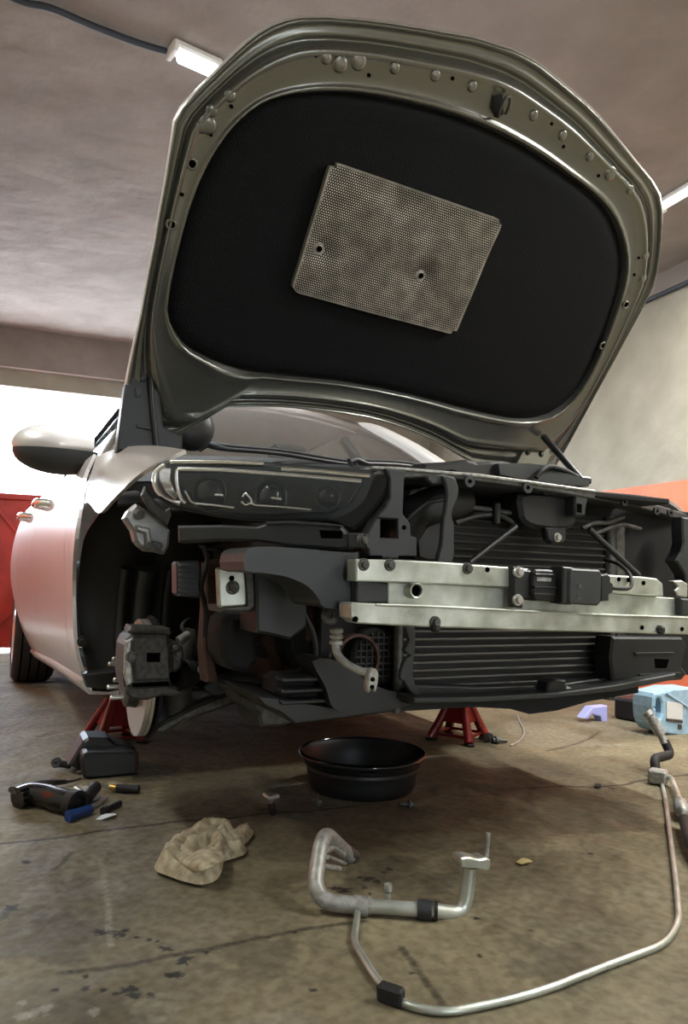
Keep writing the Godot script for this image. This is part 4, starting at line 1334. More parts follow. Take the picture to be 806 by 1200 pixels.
func headlight() -> void:
	var T := Transform3D(Vector3(0.807, 0, 0.591), Vector3(0, 1, 0), Vector3(-0.591, 0, 0.807), Vector3(-0.89, 0, 0.5))
	var hs := S()
	prism(hs, P2([-0.029, 0.933, -0.02, 0.943, -0.005, 0.949, 0.01, 0.953, 0.044, 0.953, 0.125, 0.95, 0.218, 0.946, 0.301, 0.941, 0.374, 0.937, 0.429, 0.933, 0.469, 0.929, 0.495, 0.928, 0.51, 0.926, 0.517, 0.922, 0.519, 0.917, 0.52, 0.907, 0.518, 0.894, 0.51, 0.876, 0.499, 0.857, 0.485, 0.839, 0.472, 0.824, 0.46, 0.811, 0.45, 0.803, 0.441, 0.798, 0.431, 0.797, 0.421, 0.801, 0.407, 0.808, 0.386, 0.812, 0.359, 0.816, 0.325, 0.818, 0.282, 0.819, 0.222, 0.819, 0.164, 0.821, 0.13, 0.825, 0.103, 0.831, 0.073, 0.837, 0.046, 0.842, 0.029, 0.847, 0.016, 0.853, 0.001, 0.861, -0.013, 0.871, -0.022, 0.883, -0.027, 0.898, -0.031, 0.916]), 0.14, 0.008, T * at(Vector3(0, 0, -0.05)))
	var h: MeshInstance3D = part("headlight", hs, M.black_plastic)
	h.set_meta("label", "slim headlamp under clear cover, chrome hook at its outer end")
	# black inner bezel
	var bz := S()
	prism(bz, P2([0.038, 0.922, 0.147, 0.923, 0.31, 0.914, 0.462, 0.9, 0.435, 0.855, 0.395, 0.833, 0.284, 0.827, 0.167, 0.827, 0.107, 0.838, 0.054, 0.851, 0.04, 0.874]), 0.02, 0.004, T * at(Vector3(0, 0, -0.03)))
	part("lamp_bezel", bz, M.gloss_black, Transform3D.IDENTITY, h)
	# chrome hook and bars
	var hk := S()
	tube(hk, curve(P3([0.015, 0.935, -0.02, -0.003, 0.921, -0.02, -0.008, 0.902, -0.02, 0, 0.879, -0.02, 0.017, 0.862, -0.02, 0.038, 0.852, -0.02, 0.058, 0.849, -0.02])), 0.006, 10)
	part("chrome_hook", hk, M.chrome, T, h)
	var h2 := S()
	tube(h2, curve(P3([0.046, 0.925, -0.02, 0.045, 0.906, -0.02, 0.05, 0.881, -0.02, 0.059, 0.86, -0.02, 0.07, 0.849, -0.02])), 0.0045, 8)
	part("chrome_hook", h2, M.chrome, T, h)
	var lb := S()
	sheet(lb, [P3([-0.003, 0.93, -0.03, -0.002, 0.904, -0.035, 0.016, 0.877, -0.035, 0.041, 0.859, -0.03]), P3([0.021, 0.93, -0.04, 0.018, 0.905, -0.045, 0.029, 0.882, -0.045, 0.043, 0.868, -0.04])], 0.003)
	part("side_reflector", lb, M.chrome, T, h)
	for e in [P3([0.032, 0.941, -0.012, 0.156, 0.941, -0.012, 0.249, 0.938, -0.012]), P3([0.051, 0.925, -0.012, 0.157, 0.923, -0.012, 0.317, 0.912, -0.012, 0.464, 0.9, -0.012]), P3([0.288, 0.926, -0.012, 0.382, 0.92, -0.012, 0.482, 0.911, -0.012])]:
		var b := S()
		tube(b, e, 0.0052, 8)
		part("chrome_bar", b, M.chrome, T, h)
	var fl := S()
	prism(fl, P2([0.053, 0.948, 0.247, 0.943, 0.492, 0.925, 0.481, 0.916, 0.286, 0.93, 0.153, 0.935, 0.037, 0.939]), 0.02, 0.002, T * at(Vector3(0, 0, -0.02)))
	part("upper_shroud", fl, M.grey_plastic, Transform3D.IDENTITY, h)
	# projector lenses and reflector steps
	for k in 3:
		var c: Vector3 = [Vector3(0.121, 0.877, -0.03), Vector3(0.262, 0.871, -0.03), Vector3(0.388, 0.87, -0.03)][k]
		var r: float = [0.034, 0.030, 0.024][k]
		var rg := S()
		lathe(rg, [r * 1.25, 0.0, r * 1.2, 0.008, r * 1.05, 0.006, r, -0.004], 28, T * Transform3D(Basis(Vector3.RIGHT, PI / 2), c), false)
		var ro := part("projector_ring", rg, M.gloss_black, Transform3D.IDENTITY, h)
		var ls := S()
		lathe(ls, [r, -0.002, r * 0.9, 0.006, r * 0.6, 0.013, r * 0.3, 0.016, 0.0, 0.017], 28, T * Transform3D(Basis(Vector3.RIGHT, PI / 2), c), false)
		part("projector_lens", ls, M.gloss_black, Transform3D.IDENTITY, h)
	for e in [P3([0.067, 0.877, -0.02, 0.082, 0.853, -0.02, 0.098, 0.847, -0.02]), P3([0.09, 0.849, -0.02, 0.134, 0.846, -0.02, 0.183, 0.841, -0.02]), P3([0.198, 0.854, -0.02, 0.208, 0.847, -0.02, 0.22, 0.851, -0.02, 0.231, 0.847, -0.02, 0.289, 0.844, -0.02, 0.355, 0.839, -0.02]), P3([0.2, 0.865, -0.02, 0.207, 0.873, -0.02, 0.219, 0.862, -0.02, 0.223, 0.851, -0.02]), P3([0.139, 0.868, -0.015, 0.158, 0.868, -0.015]), P3([0.268, 0.863, -0.012, 0.291, 0.86, -0.012])]:
		var b := S()
		tube(b, e, 0.003, 8)
		part("reflector_step", b, M.chrome, T, h)
	# clear cover, bulged
	var rows: Array = []
	var top := P3([-0.004, 0.924, 0, 0.018, 0.939, 0, 0.065, 0.943, 0, 0.156, 0.941, 0, 0.234, 0.938, 0, 0.31, 0.932, 0, 0.385, 0.927, 0, 0.449, 0.924, 0, 0.495, 0.918, 0])
	var bot := P3([0.003, 0.88, 0, 0.018, 0.86, 0, 0.053, 0.843, 0, 0.132, 0.825, 0, 0.22, 0.815, 0, 0.295, 0.817, 0, 0.37, 0.818, 0, 0.425, 0.83, 0, 0.469, 0.861, 0])
	for k in 7:
		var v := k / 6.0
		var r := PackedVector3Array()
		for i in top.size():
			var u := float(i) / (top.size() - 1)
			var p := top[i].lerp(bot[i], v)
			p.z = -0.03 + 0.035 * pow(sin(clampf(v * 0.94 + 0.03, 0, 1) * PI), 0.5) * pow(sin(clampf(u * 0.94 + 0.03, 0, 1) * PI), 0.35)
			r.append(p)
		rows.append(r)
	var cv := S()
	sheet(cv, fine(rows, 3), 0.003)
	part("clear_cover", cv, M.lens_glass, T, h)
	# bottom edge trim below the cover
	var et := S()
	tube(et, curve(P3([0.009, 0.861, -0.01, 0.049, 0.842, -0.01, 0.119, 0.826, -0.01, 0.217, 0.814, -0.01, 0.312, 0.814, -0.01, 0.396, 0.817, -0.01])), 0.004, 8)
	part("cover_seam", et, M.gloss_black, T, h)
func front_end() -> void:
	# bumper side carrier under the headlamp
	var T := Transform3D(Vector3(0.807, 0, 0.591), Vector3(0, 1, 0), Vector3(-0.591, 0, 0.807), Vector3(-0.89, 0, 0.5))
	var bs := S()
	prism(bs, P2([0.068, 0.797, 0.17, 0.8, 0.246, 0.798, 0.279, 0.808, 0.329, 0.808, 0.402, 0.804, 0.429, 0.801, 0.439, 0.789, 0.448, 0.782, 0.448, 0.756, 0.423, 0.753, 0.405, 0.755, 0.322, 0.758, 0.247, 0.767, 0.168, 0.767, 0.072, 0.76]), 0.05, 0.005, T * at(Vector3(0, 0, 0.02)))
	var bc := part("bumper_carrier", bs, M.grey_plastic)
	plate("carrier_slot", [0.383, 0.793, 0.431, 0.792, 0.432, 0.776, 0.387, 0.776], T * at(Vector3(0, 0, 0.0212)), 0.01, 0.0, M.hole, bc)
	plate("carrier_edge", [0.265, 0.808, 0.33, 0.811, 0.403, 0.807, 0.43, 0.804, 0.43, 0.799, 0.321, 0.803, 0.269, 0.801], T * at(Vector3(0, 0, 0.025)), 0.03, 0.002, M.grey_plastic, bc)
	plate("carrier_tab", [0.444, 0.788, 0.486, 0.788, 0.489, 0.758, 0.447, 0.757], T * at(Vector3(0, 0, 0.03)), 0.02, 0.003, M.grey_plastic, bc)
	var tb := S()
	bolt(tb, T * Vector3(0.475, 0.773, 0.031), Vector3(0.5, 0, 0.8), 0.009)
	part("bolt", tb, M.dirty_steel, Transform3D.IDENTITY, bc)
	# foam absorber and the dark panel under it
	plate("foam_absorber", [-0.771, 0.737, -0.765, 0.745, -0.75, 0.75, -0.714, 0.752, -0.671, 0.751, -0.633, 0.75, -0.597, 0.748, -0.563, 0.747, -0.537, 0.747, -0.53, 0.75, -0.529, 0.74, -0.525, 0.688, -0.526, 0.636, -0.541, 0.629, -0.561, 0.634, -0.583, 0.634, -0.602, 0.636, -0.61, 0.642, -0.614, 0.651, -0.621, 0.66, -0.629, 0.669, -0.641, 0.678, -0.655, 0.685, -0.672, 0.691, -0.692, 0.696, -0.715, 0.699, -0.737, 0.701, -0.756, 0.701, -0.77, 0.705, -0.774, 0.721], Transform3D(Vector3(1, 0, 0), Vector3(0, 1, 0), Vector3(0, 0, 1), Vector3(0, 0, 0.8)), 0.16, 0.008, M.grey_plastic)
	plate("absorber_web", [-0.545, 0.693, -0.467, 0.688, -0.468, 0.647, -0.544, 0.646], Transform3D(Vector3(1, 0, 0), Vector3(0, 1, 0), Vector3(0, 0, 1), Vector3(0, 0, 0.826)), 0.05, 0.003, M.grey_plastic)
	plate("side_duct", [-0.672, 0.707, -0.61, 0.697, -0.568, 0.683, -0.546, 0.664, -0.543, 0.58, -0.584, 0.552, -0.629, 0.562, -0.664, 0.568], Transform3D(Vector3(1, 0, 0), Vector3(0, 1, 0), Vector3(0, 0, 1), Vector3(0, 0, 0.58)), 0.12, 0.006, M.grey_plastic)
	plate("side_panel", [-0.558, 0.701, -0.374, 0.669, -0.345, 0.521, -0.402, 0.439, -0.504, 0.443, -0.547, 0.524], Transform3D(Vector3(1, 0, 0), Vector3(0, 1, 0), Vector3(0, 0, 1), Vector3(0, 0, 0.5)), 0.06, 0.006, M.void_black)
	var hk := S()
	tube(hk, curve(P3([-0.587, 0.628, 0.78, -0.597, 0.618, 0.79, -0.594, 0.609, 0.8, -0.581, 0.61, 0.8, -0.575, 0.622, 0.79])), 0.007, 8)
	part("tow_hook", hk, M.dirty_steel)
	var w1 := S()
	tube(w1, curve(P3([-0.559, 0.647, 0.56, -0.549, 0.609, 0.57, -0.526, 0.57, 0.57, -0.516, 0.531, 0.57, -0.519, 0.5, 0.57])), 0.007, 8)
	part("wiring", w1, M.rubber)
	# radiator support: near upright with its square hole (slit closed at its side)
	plate("support_upright", [-0.457, 0.931, -0.406, 0.93, -0.406, 0.917, -0.41, 0.911, -0.411, 0.859, -0.412, 0.837, -0.404, 0.828, -0.393, 0.817, -0.39, 0.79, -0.375, 0.787, -0.374, 0.75, -0.376, 0.739, -0.49, 0.738, -0.495, 0.76, -0.494, 0.792, -0.477, 0.823, -0.466, 0.823, -0.465, 0.782, -0.424, 0.783, -0.425, 0.824, -0.466, 0.824, -0.477, 0.824, -0.455, 0.848, -0.445, 0.869, -0.446, 0.911], Transform3D(Vector3(1, 0, 0), Vector3(0, 1, 0), Vector3(0, 0, 1), Vector3(0, 0, 0.775)), 0.035, 0.003, M.grey_plastic)
	hole_disc(car_root, Vector3(-0.409, 0.807, 0.776), 0.005)
	var sl := S()
	prism(sl, P2([-0.491, 0.744, -0.461, 0.745, -0.46, 0.738, -0.491, 0.736]), 0.01, 0.0, Transform3D(Vector3(1, 0, 0), Vector3(0, 1, 0), Vector3(0, 0, 1), Vector3(0, 0, 0.776)))
	prism(sl, P2([-0.421, 0.746, -0.379, 0.748, -0.378, 0.739, -0.421, 0.739]), 0.01, 0.0, Transform3D(Vector3(1, 0, 0), Vector3(0, 1, 0), Vector3(0, 0, 1), Vector3(0, 0, 0.776)))
	part("support_notch", sl, M.hole)
	# top rail: straight middle, then bending back towards the far wing
	var tr := plate("radiator_top_rail", [-0.482, 0.934, -0.411, 0.938, -0.206, 0.941, -0.057, 0.938, 0.076, 0.934, 0.155, 0.932, 0.155, 0.91, 0.076, 0.915, -0.057, 0.922, -0.206, 0.926, -0.318, 0.926, -0.397, 0.917, -0.482, 0.917], Transform3D(Vector3(1, 0, 0), Vector3(0, 1, 0), Vector3(0, 0, 1), Vector3(0, 0, 0.76)), 0.06, 0.003, M.dirty_steel)
	plate("rail_top_flange", [-0.485, 0.935, -0.414, 0.939, -0.21, 0.943, -0.061, 0.939, 0.15, 0.933, 0.15, 0.927, -0.061, 0.932, -0.21, 0.935, -0.413, 0.932, -0.485, 0.929], Transform3D(Vector3(1, 0, 0), Vector3(0, 1, 0), Vector3(0, 0, 1), Vector3(0, 0, 0.765)), 0.10, 0.002, M.dull_aluminium, tr)
	plate("rail_extension", [0.003, 0.934, 0.117, 0.937, 0.242, 0.935, 0.436, 0.931, 0.671, 0.919, 0.67, 0.894, 0.435, 0.908, 0.242, 0.914, 0.117, 0.914, 0.003, 0.912], Transform3D(Vector3(0.951, 0, -0.31), Vector3(0, 1, 0), Vector3(0.31, 0, 0.951), Vector3(0.14, 0, 0.75)), 0.06, 0.003, M.grey_plastic)
	for q in [[Vector3(-0.236, 0.922, 0.765), 0.0135], [Vector3(-0.069, 0.921, 0.765), 0.0135], [Vector3(0.28, 0.914, 0.73), 0.011], [Vector3(0.456, 0.905, 0.68), 0.011], [Vector3(0.533, 0.906, 0.66), 0.011]]:
		var ts := S()
		var tt := Transform3D(Basis(Vector3.RIGHT, PI / 2), q[0])
		lathe(ts, [0.0, 0.006, q[1], 0.006, q[1] * 1.05, 0.0, 0.0, 0.0], 20, tt)
		var to := part("rail_tab", ts, M.grey_plastic, Transform3D.IDENTITY, tr)
		hole_disc(tr, q[0] + Vector3(0, 0, 0.0062), q[1] * 0.35, "tab_hole")
	# torn rubber air flap hanging beside the grille opening
	plate("air_flap", [-0.328, 0.923, -0.315, 0.925, -0.299, 0.923, -0.293, 0.918, -0.29, 0.911, -0.287, 0.905, -0.285, 0.898, -0.286, 0.887, -0.289, 0.875, -0.295, 0.864, -0.3, 0.853, -0.302, 0.844, -0.302, 0.835, -0.298, 0.824, -0.295, 0.813, -0.295, 0.798, -0.296, 0.783, -0.294, 0.767, -0.294, 0.753, -0.297, 0.743, -0.302, 0.734, -0.31, 0.726, -0.317, 0.719, -0.318, 0.711, -0.319, 0.706, -0.329, 0.702, -0.339, 0.703, -0.341, 0.716, -0.339, 0.733, -0.335, 0.751, -0.329, 0.77, -0.327, 0.789, -0.326, 0.807, -0.325, 0.821, -0.324, 0.831, -0.322, 0.837, -0.32, 0.845, -0.318, 0.863, -0.316, 0.882, -0.318, 0.897, -0.321, 0.908, -0.327, 0.917], Transform3D(Vector3(1, 0, 0), Vector3(0, 1, 0), Vector3(0, 0, 1), Vector3(0, 0, 0.8)), 0.012, 0.003, M.grey_plastic)
	plate("flap_rag", [-0.359, 0.923, -0.34, 0.927, -0.319, 0.928, -0.312, 0.926, -0.31, 0.921, -0.31, 0.916, -0.315, 0.91, -0.327, 0.906, -0.341, 0.904, -0.348, 0.904, -0.352, 0.907, -0.357, 0.91, -0.361, 0.913, -0.363, 0.918], Transform3D(Vector3(1, 0, 0), Vector3(0, 1, 0), Vector3(0, 0, 1), Vector3(0, 0, 0.79)), 0.012, 0.003, M.grey_plastic)
	# intake duct behind the upright
	var d1 := S()
	tube(d1, curve(P3([-0.323, 0.816, 0.6, -0.318, 0.881, 0.62, -0.288, 0.915, 0.64, -0.181, 0.938, 0.62]), 8), 0.034, 20)
	part("intake_duct", d1, M.gloss_black)
	var d2 := S()
	tube(d2, curve(P3([-0.323, 0.774, 0.61, -0.31, 0.843, 0.64, -0.268, 0.873, 0.66, -0.169, 0.89, 0.64]), 8), 0.046, 20)
	part("intake_duct", d2, M.black_plastic)
	var d3 := S()
	tube(d3, curve(P3([-0.358, 0.826, 0.69, -0.337, 0.85, 0.7, -0.307, 0.873, 0.71, -0.261, 0.884, 0.71]), 8), 0.004, 8)
	part("duct_seam", d3, M.grey_plastic)
	plate("lower_duct", [-0.317, 0.83, -0.279, 0.846, -0.231, 0.853, -0.224, 0.737, -0.277, 0.735, -0.305, 0.744], Transform3D(Vector3(1, 0, 0), Vector3(0, 1, 0), Vector3(0, 0, 1), Vector3(0, 0, 0.66)), 0.05, 0.01, M.black_plastic)
	# condenser: flat tubes over a dark finned core, with side tanks
	var z := 0.62
	var cx0 := -0.315
	var cx1 := 0.325
	var cb := S()
	box(cb, Vector3(cx1 - cx0, 0.50, 0.02), 0.002, at(Vector3((cx0 + cx1) * 0.5, 0.635, z - 0.018)))
	var cond: MeshInstance3D = part("condenser", cb, M.fin)
	cond.set_meta("label", "dark condenser core of flat level tubes")
	var fm := S()
	box(fm, Vector3(cx1 - cx0, 0.0055, 0.014), 0.0015)
	var tube_mesh := mesh_of(fm)
	for k in 26:
		inst("cooling_tube", tube_mesh, M.fin_edge, cond, at(Vector3((cx0 + cx1) * 0.5, 0.405 + 0.0185 * k, z - 0.003)))
	for e in [[cx0 - 0.012, 0.022], [cx1 + 0.018, 0.034]]:
		var tk := S()
		tube(tk, PackedVector3Array([Vector3(e[0], 0.385, z), Vector3(e[0], 0.885, z)]), e[1] * 0.5, 12)
		part("side_tank", tk, M.dirty_steel, Transform3D.IDENTITY, cond)
	var ct := S()
	box(ct, Vector3(0.035, 0.44, 0.012), 0.003, at(Vector3(cx1 + 0.06, 0.64, z - 0.004)))
	part("core_frame", ct, M.dirty_steel, Transform3D.IDENTITY, cond)
	# black backing added to fill the void and block light: shroud, cover, far plates
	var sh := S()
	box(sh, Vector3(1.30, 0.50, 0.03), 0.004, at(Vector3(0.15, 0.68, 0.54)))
	part("void_shroud", sh, M.void_black)
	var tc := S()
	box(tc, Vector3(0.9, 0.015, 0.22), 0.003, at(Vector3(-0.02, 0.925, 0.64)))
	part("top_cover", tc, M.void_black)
	plate("far_void_plate", [0.589, 0.939, 0.88, 0.912, 1.003, 0.838, 0.997, 0.492, 0.588, 0.551], Transform3D(Vector3(1, 0, 0), Vector3(0, 1, 0), Vector3(0, 0, 1), Vector3(0, 0, 0.42)), 0.3, 0.01, M.void_black)
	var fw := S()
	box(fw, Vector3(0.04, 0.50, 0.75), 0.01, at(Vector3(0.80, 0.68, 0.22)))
	part("far_void_side", fw, M.void_black)
	# engine covers under the raised bonnet
	var en := S()
	box(en, Vector3(1.2, 0.5, 0.75), 0.06, at(Vector3(0.05, 0.70, 0.12)))
	part("engine_block", en, M.void_black)
	plate("air_box", [-0.19, 0.99, -0.175, 1.007, -0.115, 1.015, -0.037, 1.03, -0.003, 1.026, 0.044, 1.033, 0.085, 1.034, 0.24, 1.036, 0.24, 0.976, -0.19, 0.974], Transform3D(Vector3(1, 0, 0), Vector3(0, 1, 0), Vector3(0, 0, 1), Vector3(0, 0, 0.48)), 0.2, 0.01, M.black_plastic)
	plate("air_box_lid", [0.052, 1.024, 0.16, 1.034, 0.21, 1.034, 0.254, 1.025, 0.312, 1.015, 0.385, 1.006, 0.385, 0.986, 0.223, 0.983, 0.058, 0.993], Transform3D(Vector3(1, 0, 0), Vector3(0, 1, 0), Vector3(0, 0, 1), Vector3(0, 0, 0.5)), 0.2, 0.012, M.grey_plastic)
	var ah := S()
	tube(ah, curve(P3([0.168, 0.991, 0.52, 0.186, 1.012, 0.52, 0.226, 1.029, 0.51, 0.286, 1.026, 0.5, 0.357, 1.014, 0.48])), 0.008, 8)
	part("vacuum_hose", ah, M.rubber)
	# latch in the middle with its post
	plate("latch_housing", [-0.05, 0.913, -0.015, 0.92, 0.03, 0.921, 0.079, 0.924, 0.119, 0.92, 0.131, 0.901, 0.131, 0.879, 0.133, 0.864, 0.131, 0.853, 0.123, 0.842, 0.109, 0.834, 0.086, 0.829, 0.059, 0.827, 0.028, 0.828, -0.001, 0.83, -0.023, 0.835, -0.038, 0.843, -0.046, 0.855, -0.049, 0.871, -0.055, 0.894], Transform3D(Vector3(1, 0, 0), Vector3(0, 1, 0), Vector3(0, 0, 1), Vector3(0, 0, 0.72)), 0.07, 0.01, M.black_plastic)
	plate("latch_foot", [0.022, 0.833, 0.088, 0.837, 0.088, 0.807, 0.077, 0.796, 0.044, 0.794, 0.028, 0.804], Transform3D(Vector3(1, 0, 0), Vector3(0, 1, 0), Vector3(0, 0, 1), Vector3(0, 0, 0.73)), 0.02, 0.004, M.black_plastic)
	var lb := S()
	bolt(lb, Vector3(0.056, 0.81, 0.732), Vector3(0, 0, 1), 0.008)
	part("bolt", lb, M.bright_steel)
	var ls := S()
	tube(ls, curve(P3([0.014, 0.917, 0.73, 0.031, 0.922, 0.735, 0.055, 0.92, 0.735, 0.077, 0.926, 0.735, 0.11, 0.922, 0.73])), 0.0045, 6)
	part("latch_spring", ls, M.dirty_steel)
	plate("latch_post", [0.087, 0.931, 0.134, 0.928, 0.134, 0.907, 0.129, 0.885, 0.126, 0.866, 0.092, 0.866, 0.09, 0.887, 0.092, 0.908], Transform3D(Vector3(1, 0, 0), Vector3(0, 1, 0), Vector3(0, 0, 1), Vector3(0, 0, 0.755)), 0.05, 0.004, M.grey_plastic)
	plate("post_slot", [0.097, 0.896, 0.113, 0.895, 0.113, 0.873, 0.097, 0.874], Transform3D(Vector3(1, 0, 0), Vector3(0, 1, 0), Vector3(0, 0, 1), Vector3(0, 0, 0.756)), 0.02, 0.0, M.hole)
	# pipes, stays and cables in the upper opening
	for e in [[P3([-0.204, 0.875, 0.67, -0.134, 0.873, 0.68, -0.082, 0.87, 0.68, -0.027, 0.867, 0.68, 0, 0.86, 0.68]), 0.0062], [P3([-0.204, 0.834, 0.67, -0.164, 0.849, 0.67, -0.131, 0.858, 0.68, -0.082, 0.861, 0.68, -0.056, 0.852, 0.68, -0.032, 0.837, 0.68]), 0.0062], [P3([0.177, 0.841, 0.69, 0.218, 0.859, 0.69, 0.277, 0.861, 0.68, 0.375, 0.886, 0.64]), 0.0062], [P3([0.228, 0.829, 0.68, 0.277, 0.847, 0.68, 0.326, 0.862, 0.68, 0.462, 0.858, 0.62]), 0.0062]]:
		var s := S()
		tube(s, bend(e[0], 0.03), e[1], 10)
		part("cooling_pipe", s, M.dirty_steel)
	var cl := S()
	box(cl, Vector3(0.016, 0.055, 0.02), 0.004, at(Vector3(-0.1, 0.862, 0.69)))
	part("pipe_clip", cl, M.black_plastic)
	for e in [P3([-0.212, 0.737, 0.74, -0.145, 0.78, 0.73, -0.064, 0.831, 0.72]), P3([0.171, 0.838, 0.72, 0.232, 0.79, 0.73, 0.323, 0.724, 0.74])]:
		var s := S()
		tube(s, e, 0.0075, 10)
		part("diagonal_stay", s, M.black_plastic)
	# bracket at the far end of the opening, and the bright torn fitting beside it
	plate("far_bracket", [0.588, 0.898, 0.631, 0.898, 0.628, 0.692, 0.607, 0.692, 0.597, 0.731, 0.576, 0.755, 0.559, 0.771, 0.58, 0.796, 0.591, 0.824, 0.588, 0.858], Transform3D(Vector3(1, 0, 0), Vector3(0, 1, 0), Vector3(0, 0, 1), Vector3(0, 0, 0.66)), 0.04, 0.005, M.grey_plastic)
	plate("far_fitting", [0.456, 0.712, 0.486, 0.715, 0.509, 0.706, 0.508, 0.669, 0.469, 0.673, 0.459, 0.687, 0.472, 0.696], Transform3D(Vector3(1, 0, 0), Vector3(0, 1, 0), Vector3(0, 0, 1), Vector3(0, 0, 0.74)), 0.02, 0.003, M.aluminium)
	var wh := S()
	tube(wh, curve(P3([0.259, 0.925, 0.7, 0.272, 0.917, 0.7, 0.29, 0.92, 0.7, 0.309, 0.919, 0.7])), 0.003, 6)
	part("bright_clip", wh, M.white_plastic)

func bumper_beam() -> void:
	# hat-section aluminium beam: upper flange, recessed web, lower flange
	var lo := plate("bumper_beam", [-0.575, 0.644, -0.57, 0.649, -0.485, 0.645, -0.36, 0.643, -0.184, 0.637, 0.061, 0.629, 0.403, 0.622, 0.402, 0.579, 0.061, 0.588, -0.184, 0.594, -0.4, 0.601, -0.556, 0.608, -0.573, 0.619], Transform3D(Vector3(1, 0, 0), Vector3(0, 1, 0), Vector3(0, 0, 1), Vector3(0, 0, 0.86)), 0.05, 0.003, M.aluminium)
	lo.set_meta("label", "scuffed bare aluminium bumper beam")
	plate("upper_flange", [-0.56, 0.733, -0.458, 0.735, -0.355, 0.734, -0.177, 0.729, -0.012, 0.722, 0.125, 0.72, 0.214, 0.719, 0.266, 0.716, 0.286, 0.704, 0.289, 0.673, 0.125, 0.677, -0.012, 0.68, -0.177, 0.684, -0.354, 0.688, -0.559, 0.69], Transform3D(Vector3(1, 0, 0), Vector3(0, 1, 0), Vector3(0, 0, 1), Vector3(0, 0, 0.85)), 0.04, 0.003, M.aluminium, lo)
	plate("beam_web", [-0.475, 0.69, -0.341, 0.688, -0.161, 0.684, 0.007, 0.679, 0.146, 0.677, 0.442, 0.665, 0.441, 0.615, 0.091, 0.623, -0.16, 0.631, -0.34, 0.638, -0.474, 0.64], Transform3D(Vector3(1, 0, 0), Vector3(0, 1, 0), Vector3(0, 0, 1), Vector3(0, 0, 0.83)), 0.03, 0.002, M.aluminium, lo)
	var lip := S()
	tube(lip, P3([-0.52, 0.645, 0.862, -0.361, 0.642, 0.862, -0.186, 0.636, 0.862, 0.059, 0.628, 0.862, 0.401, 0.621, 0.862]), 0.003, 6)
	part("flange_edge", lip, M.aluminium, Transform3D.IDENTITY, lo)
	# towing eye boss
	var te := S()
	lathe(te, [0.0165, -0.01, 0.0165, 0.02, 0.015, 0.022, 0.0125, 0.021, 0.012, 0.012], 28, Transform3D(Basis(Vector3.RIGHT, PI / 2), Vector3(-0.423, 0.674, 0.835)))
	part("towing_boss", te, M.aluminium, Transform3D.IDENTITY, lo)
	var hd := S()
	lathe(hd, [0.0, 0.0135, 0.0122, 0.0135], 24, Transform3D(Basis(Vector3.RIGHT, PI / 2), Vector3(-0.423, 0.674, 0.835)))
	part("towing_thread", hd, M.hole, Transform3D.IDENTITY, lo)
	for q in [Vector3(-0.543, 0.723, 0.851), Vector3(-0.484, 0.724, 0.851), Vector3(-0.296, 0.723, 0.852), Vector3(-0.381, 0.611, 0.862)]:
		var s := S()
		bolt(s, q, Vector3(0, 0, 1), 0.0085)
		part("bolt", s, M.dirty_steel, Transform3D.IDENTITY, lo)
	for q in [Vector3(-0.244, 0.722, 0.851), Vector3(-0.563, 0.617, 0.861), Vector3(0.138, 0.711, 0.851), Vector3(0.169, 0.71, 0.851), Vector3(0.219, 0.704, 0.851), Vector3(0.202, 0.598, 0.861), Vector3(0.259, 0.598, 0.861), Vector3(0.338, 0.594, 0.861)]:
		hole_disc(lo, q, 0.0055)
	for q in [Vector3(0.259, 0.593, 0.865), Vector3(-0.383, 0.601, 0.865)]:
		var ck := S()
		box(ck, Vector3(0.018, 0.02, 0.02), 0.005, at(q))
		part("push_clip", ck, M.black_plastic, Transform3D.IDENTITY, lo)
	plate("beam_end_cover", [0.349, 0.669, 0.401, 0.668, 0.4, 0.625, 0.351, 0.627], Transform3D(Vector3(1, 0, 0), Vector3(0, 1, 0), Vector3(0, 0, 1), Vector3(0, 0, 0.85)), 0.04, 0.004, M.grey_plastic, lo)
	# radar unit: mounting plate, ribbed carrier, sensor box, connector, cable
	var rp := plate("radar_bracket", [-0.187, 0.73, -0.159, 0.729, -0.157, 0.724, -0.131, 0.723, -0.13, 0.663, -0.159, 0.661, -0.161, 0.641, -0.186, 0.643], Transform3D(Vector3(1, 0, 0), Vector3(0, 1, 0), Vector3(0, 0, 1), Vector3(0, 0, 0.868)), 0.02, 0.003, M.black_plastic)
	for q in [Vector3(-0.175, 0.719, 0.869), Vector3(-0.176, 0.659, 0.869), Vector3(-0.05, 0.721, 0.872), Vector3(-0.059, 0.668, 0.872)]:
		var s := S()
		bolt(s, q, Vector3(0, 0, 1), 0.0085)
		part("bolt", s, M.bright_steel, Transform3D.IDENTITY, rp)
	var cr := plate("radar_carrier", [-0.142, 0.721, -0.135, 0.726, -0.123, 0.727, -0.105, 0.727, -0.087, 0.726, -0.077, 0.724, -0.07, 0.719, -0.065, 0.707, -0.062, 0.693, -0.063, 0.681, -0.067, 0.67, -0.072, 0.662, -0.082, 0.657, -0.101, 0.657, -0.12, 0.658, -0.132, 0.658, -0.139, 0.662, -0.143, 0.675, -0.144, 0.691, -0.144, 0.707], Transform3D(Vector3(1, 0, 0), Vector3(0, 1, 0), Vector3(0, 0, 1), Vector3(0, 0, 0.878)), 0.04, 0.004, M.black_plastic, rp)
	for q in ['', '', '']:
		pass
	plate("carrier_rib", [-0.142, 0.717, -0.089, 0.717, -0.087, 0.713, -0.141, 0.713], Transform3D(Vector3(1, 0, 0), Vector3(0, 1, 0), Vector3(0, 0, 1), Vector3(0, 0, 0.886)), 0.02, 0.001, M.black_plastic, rp)
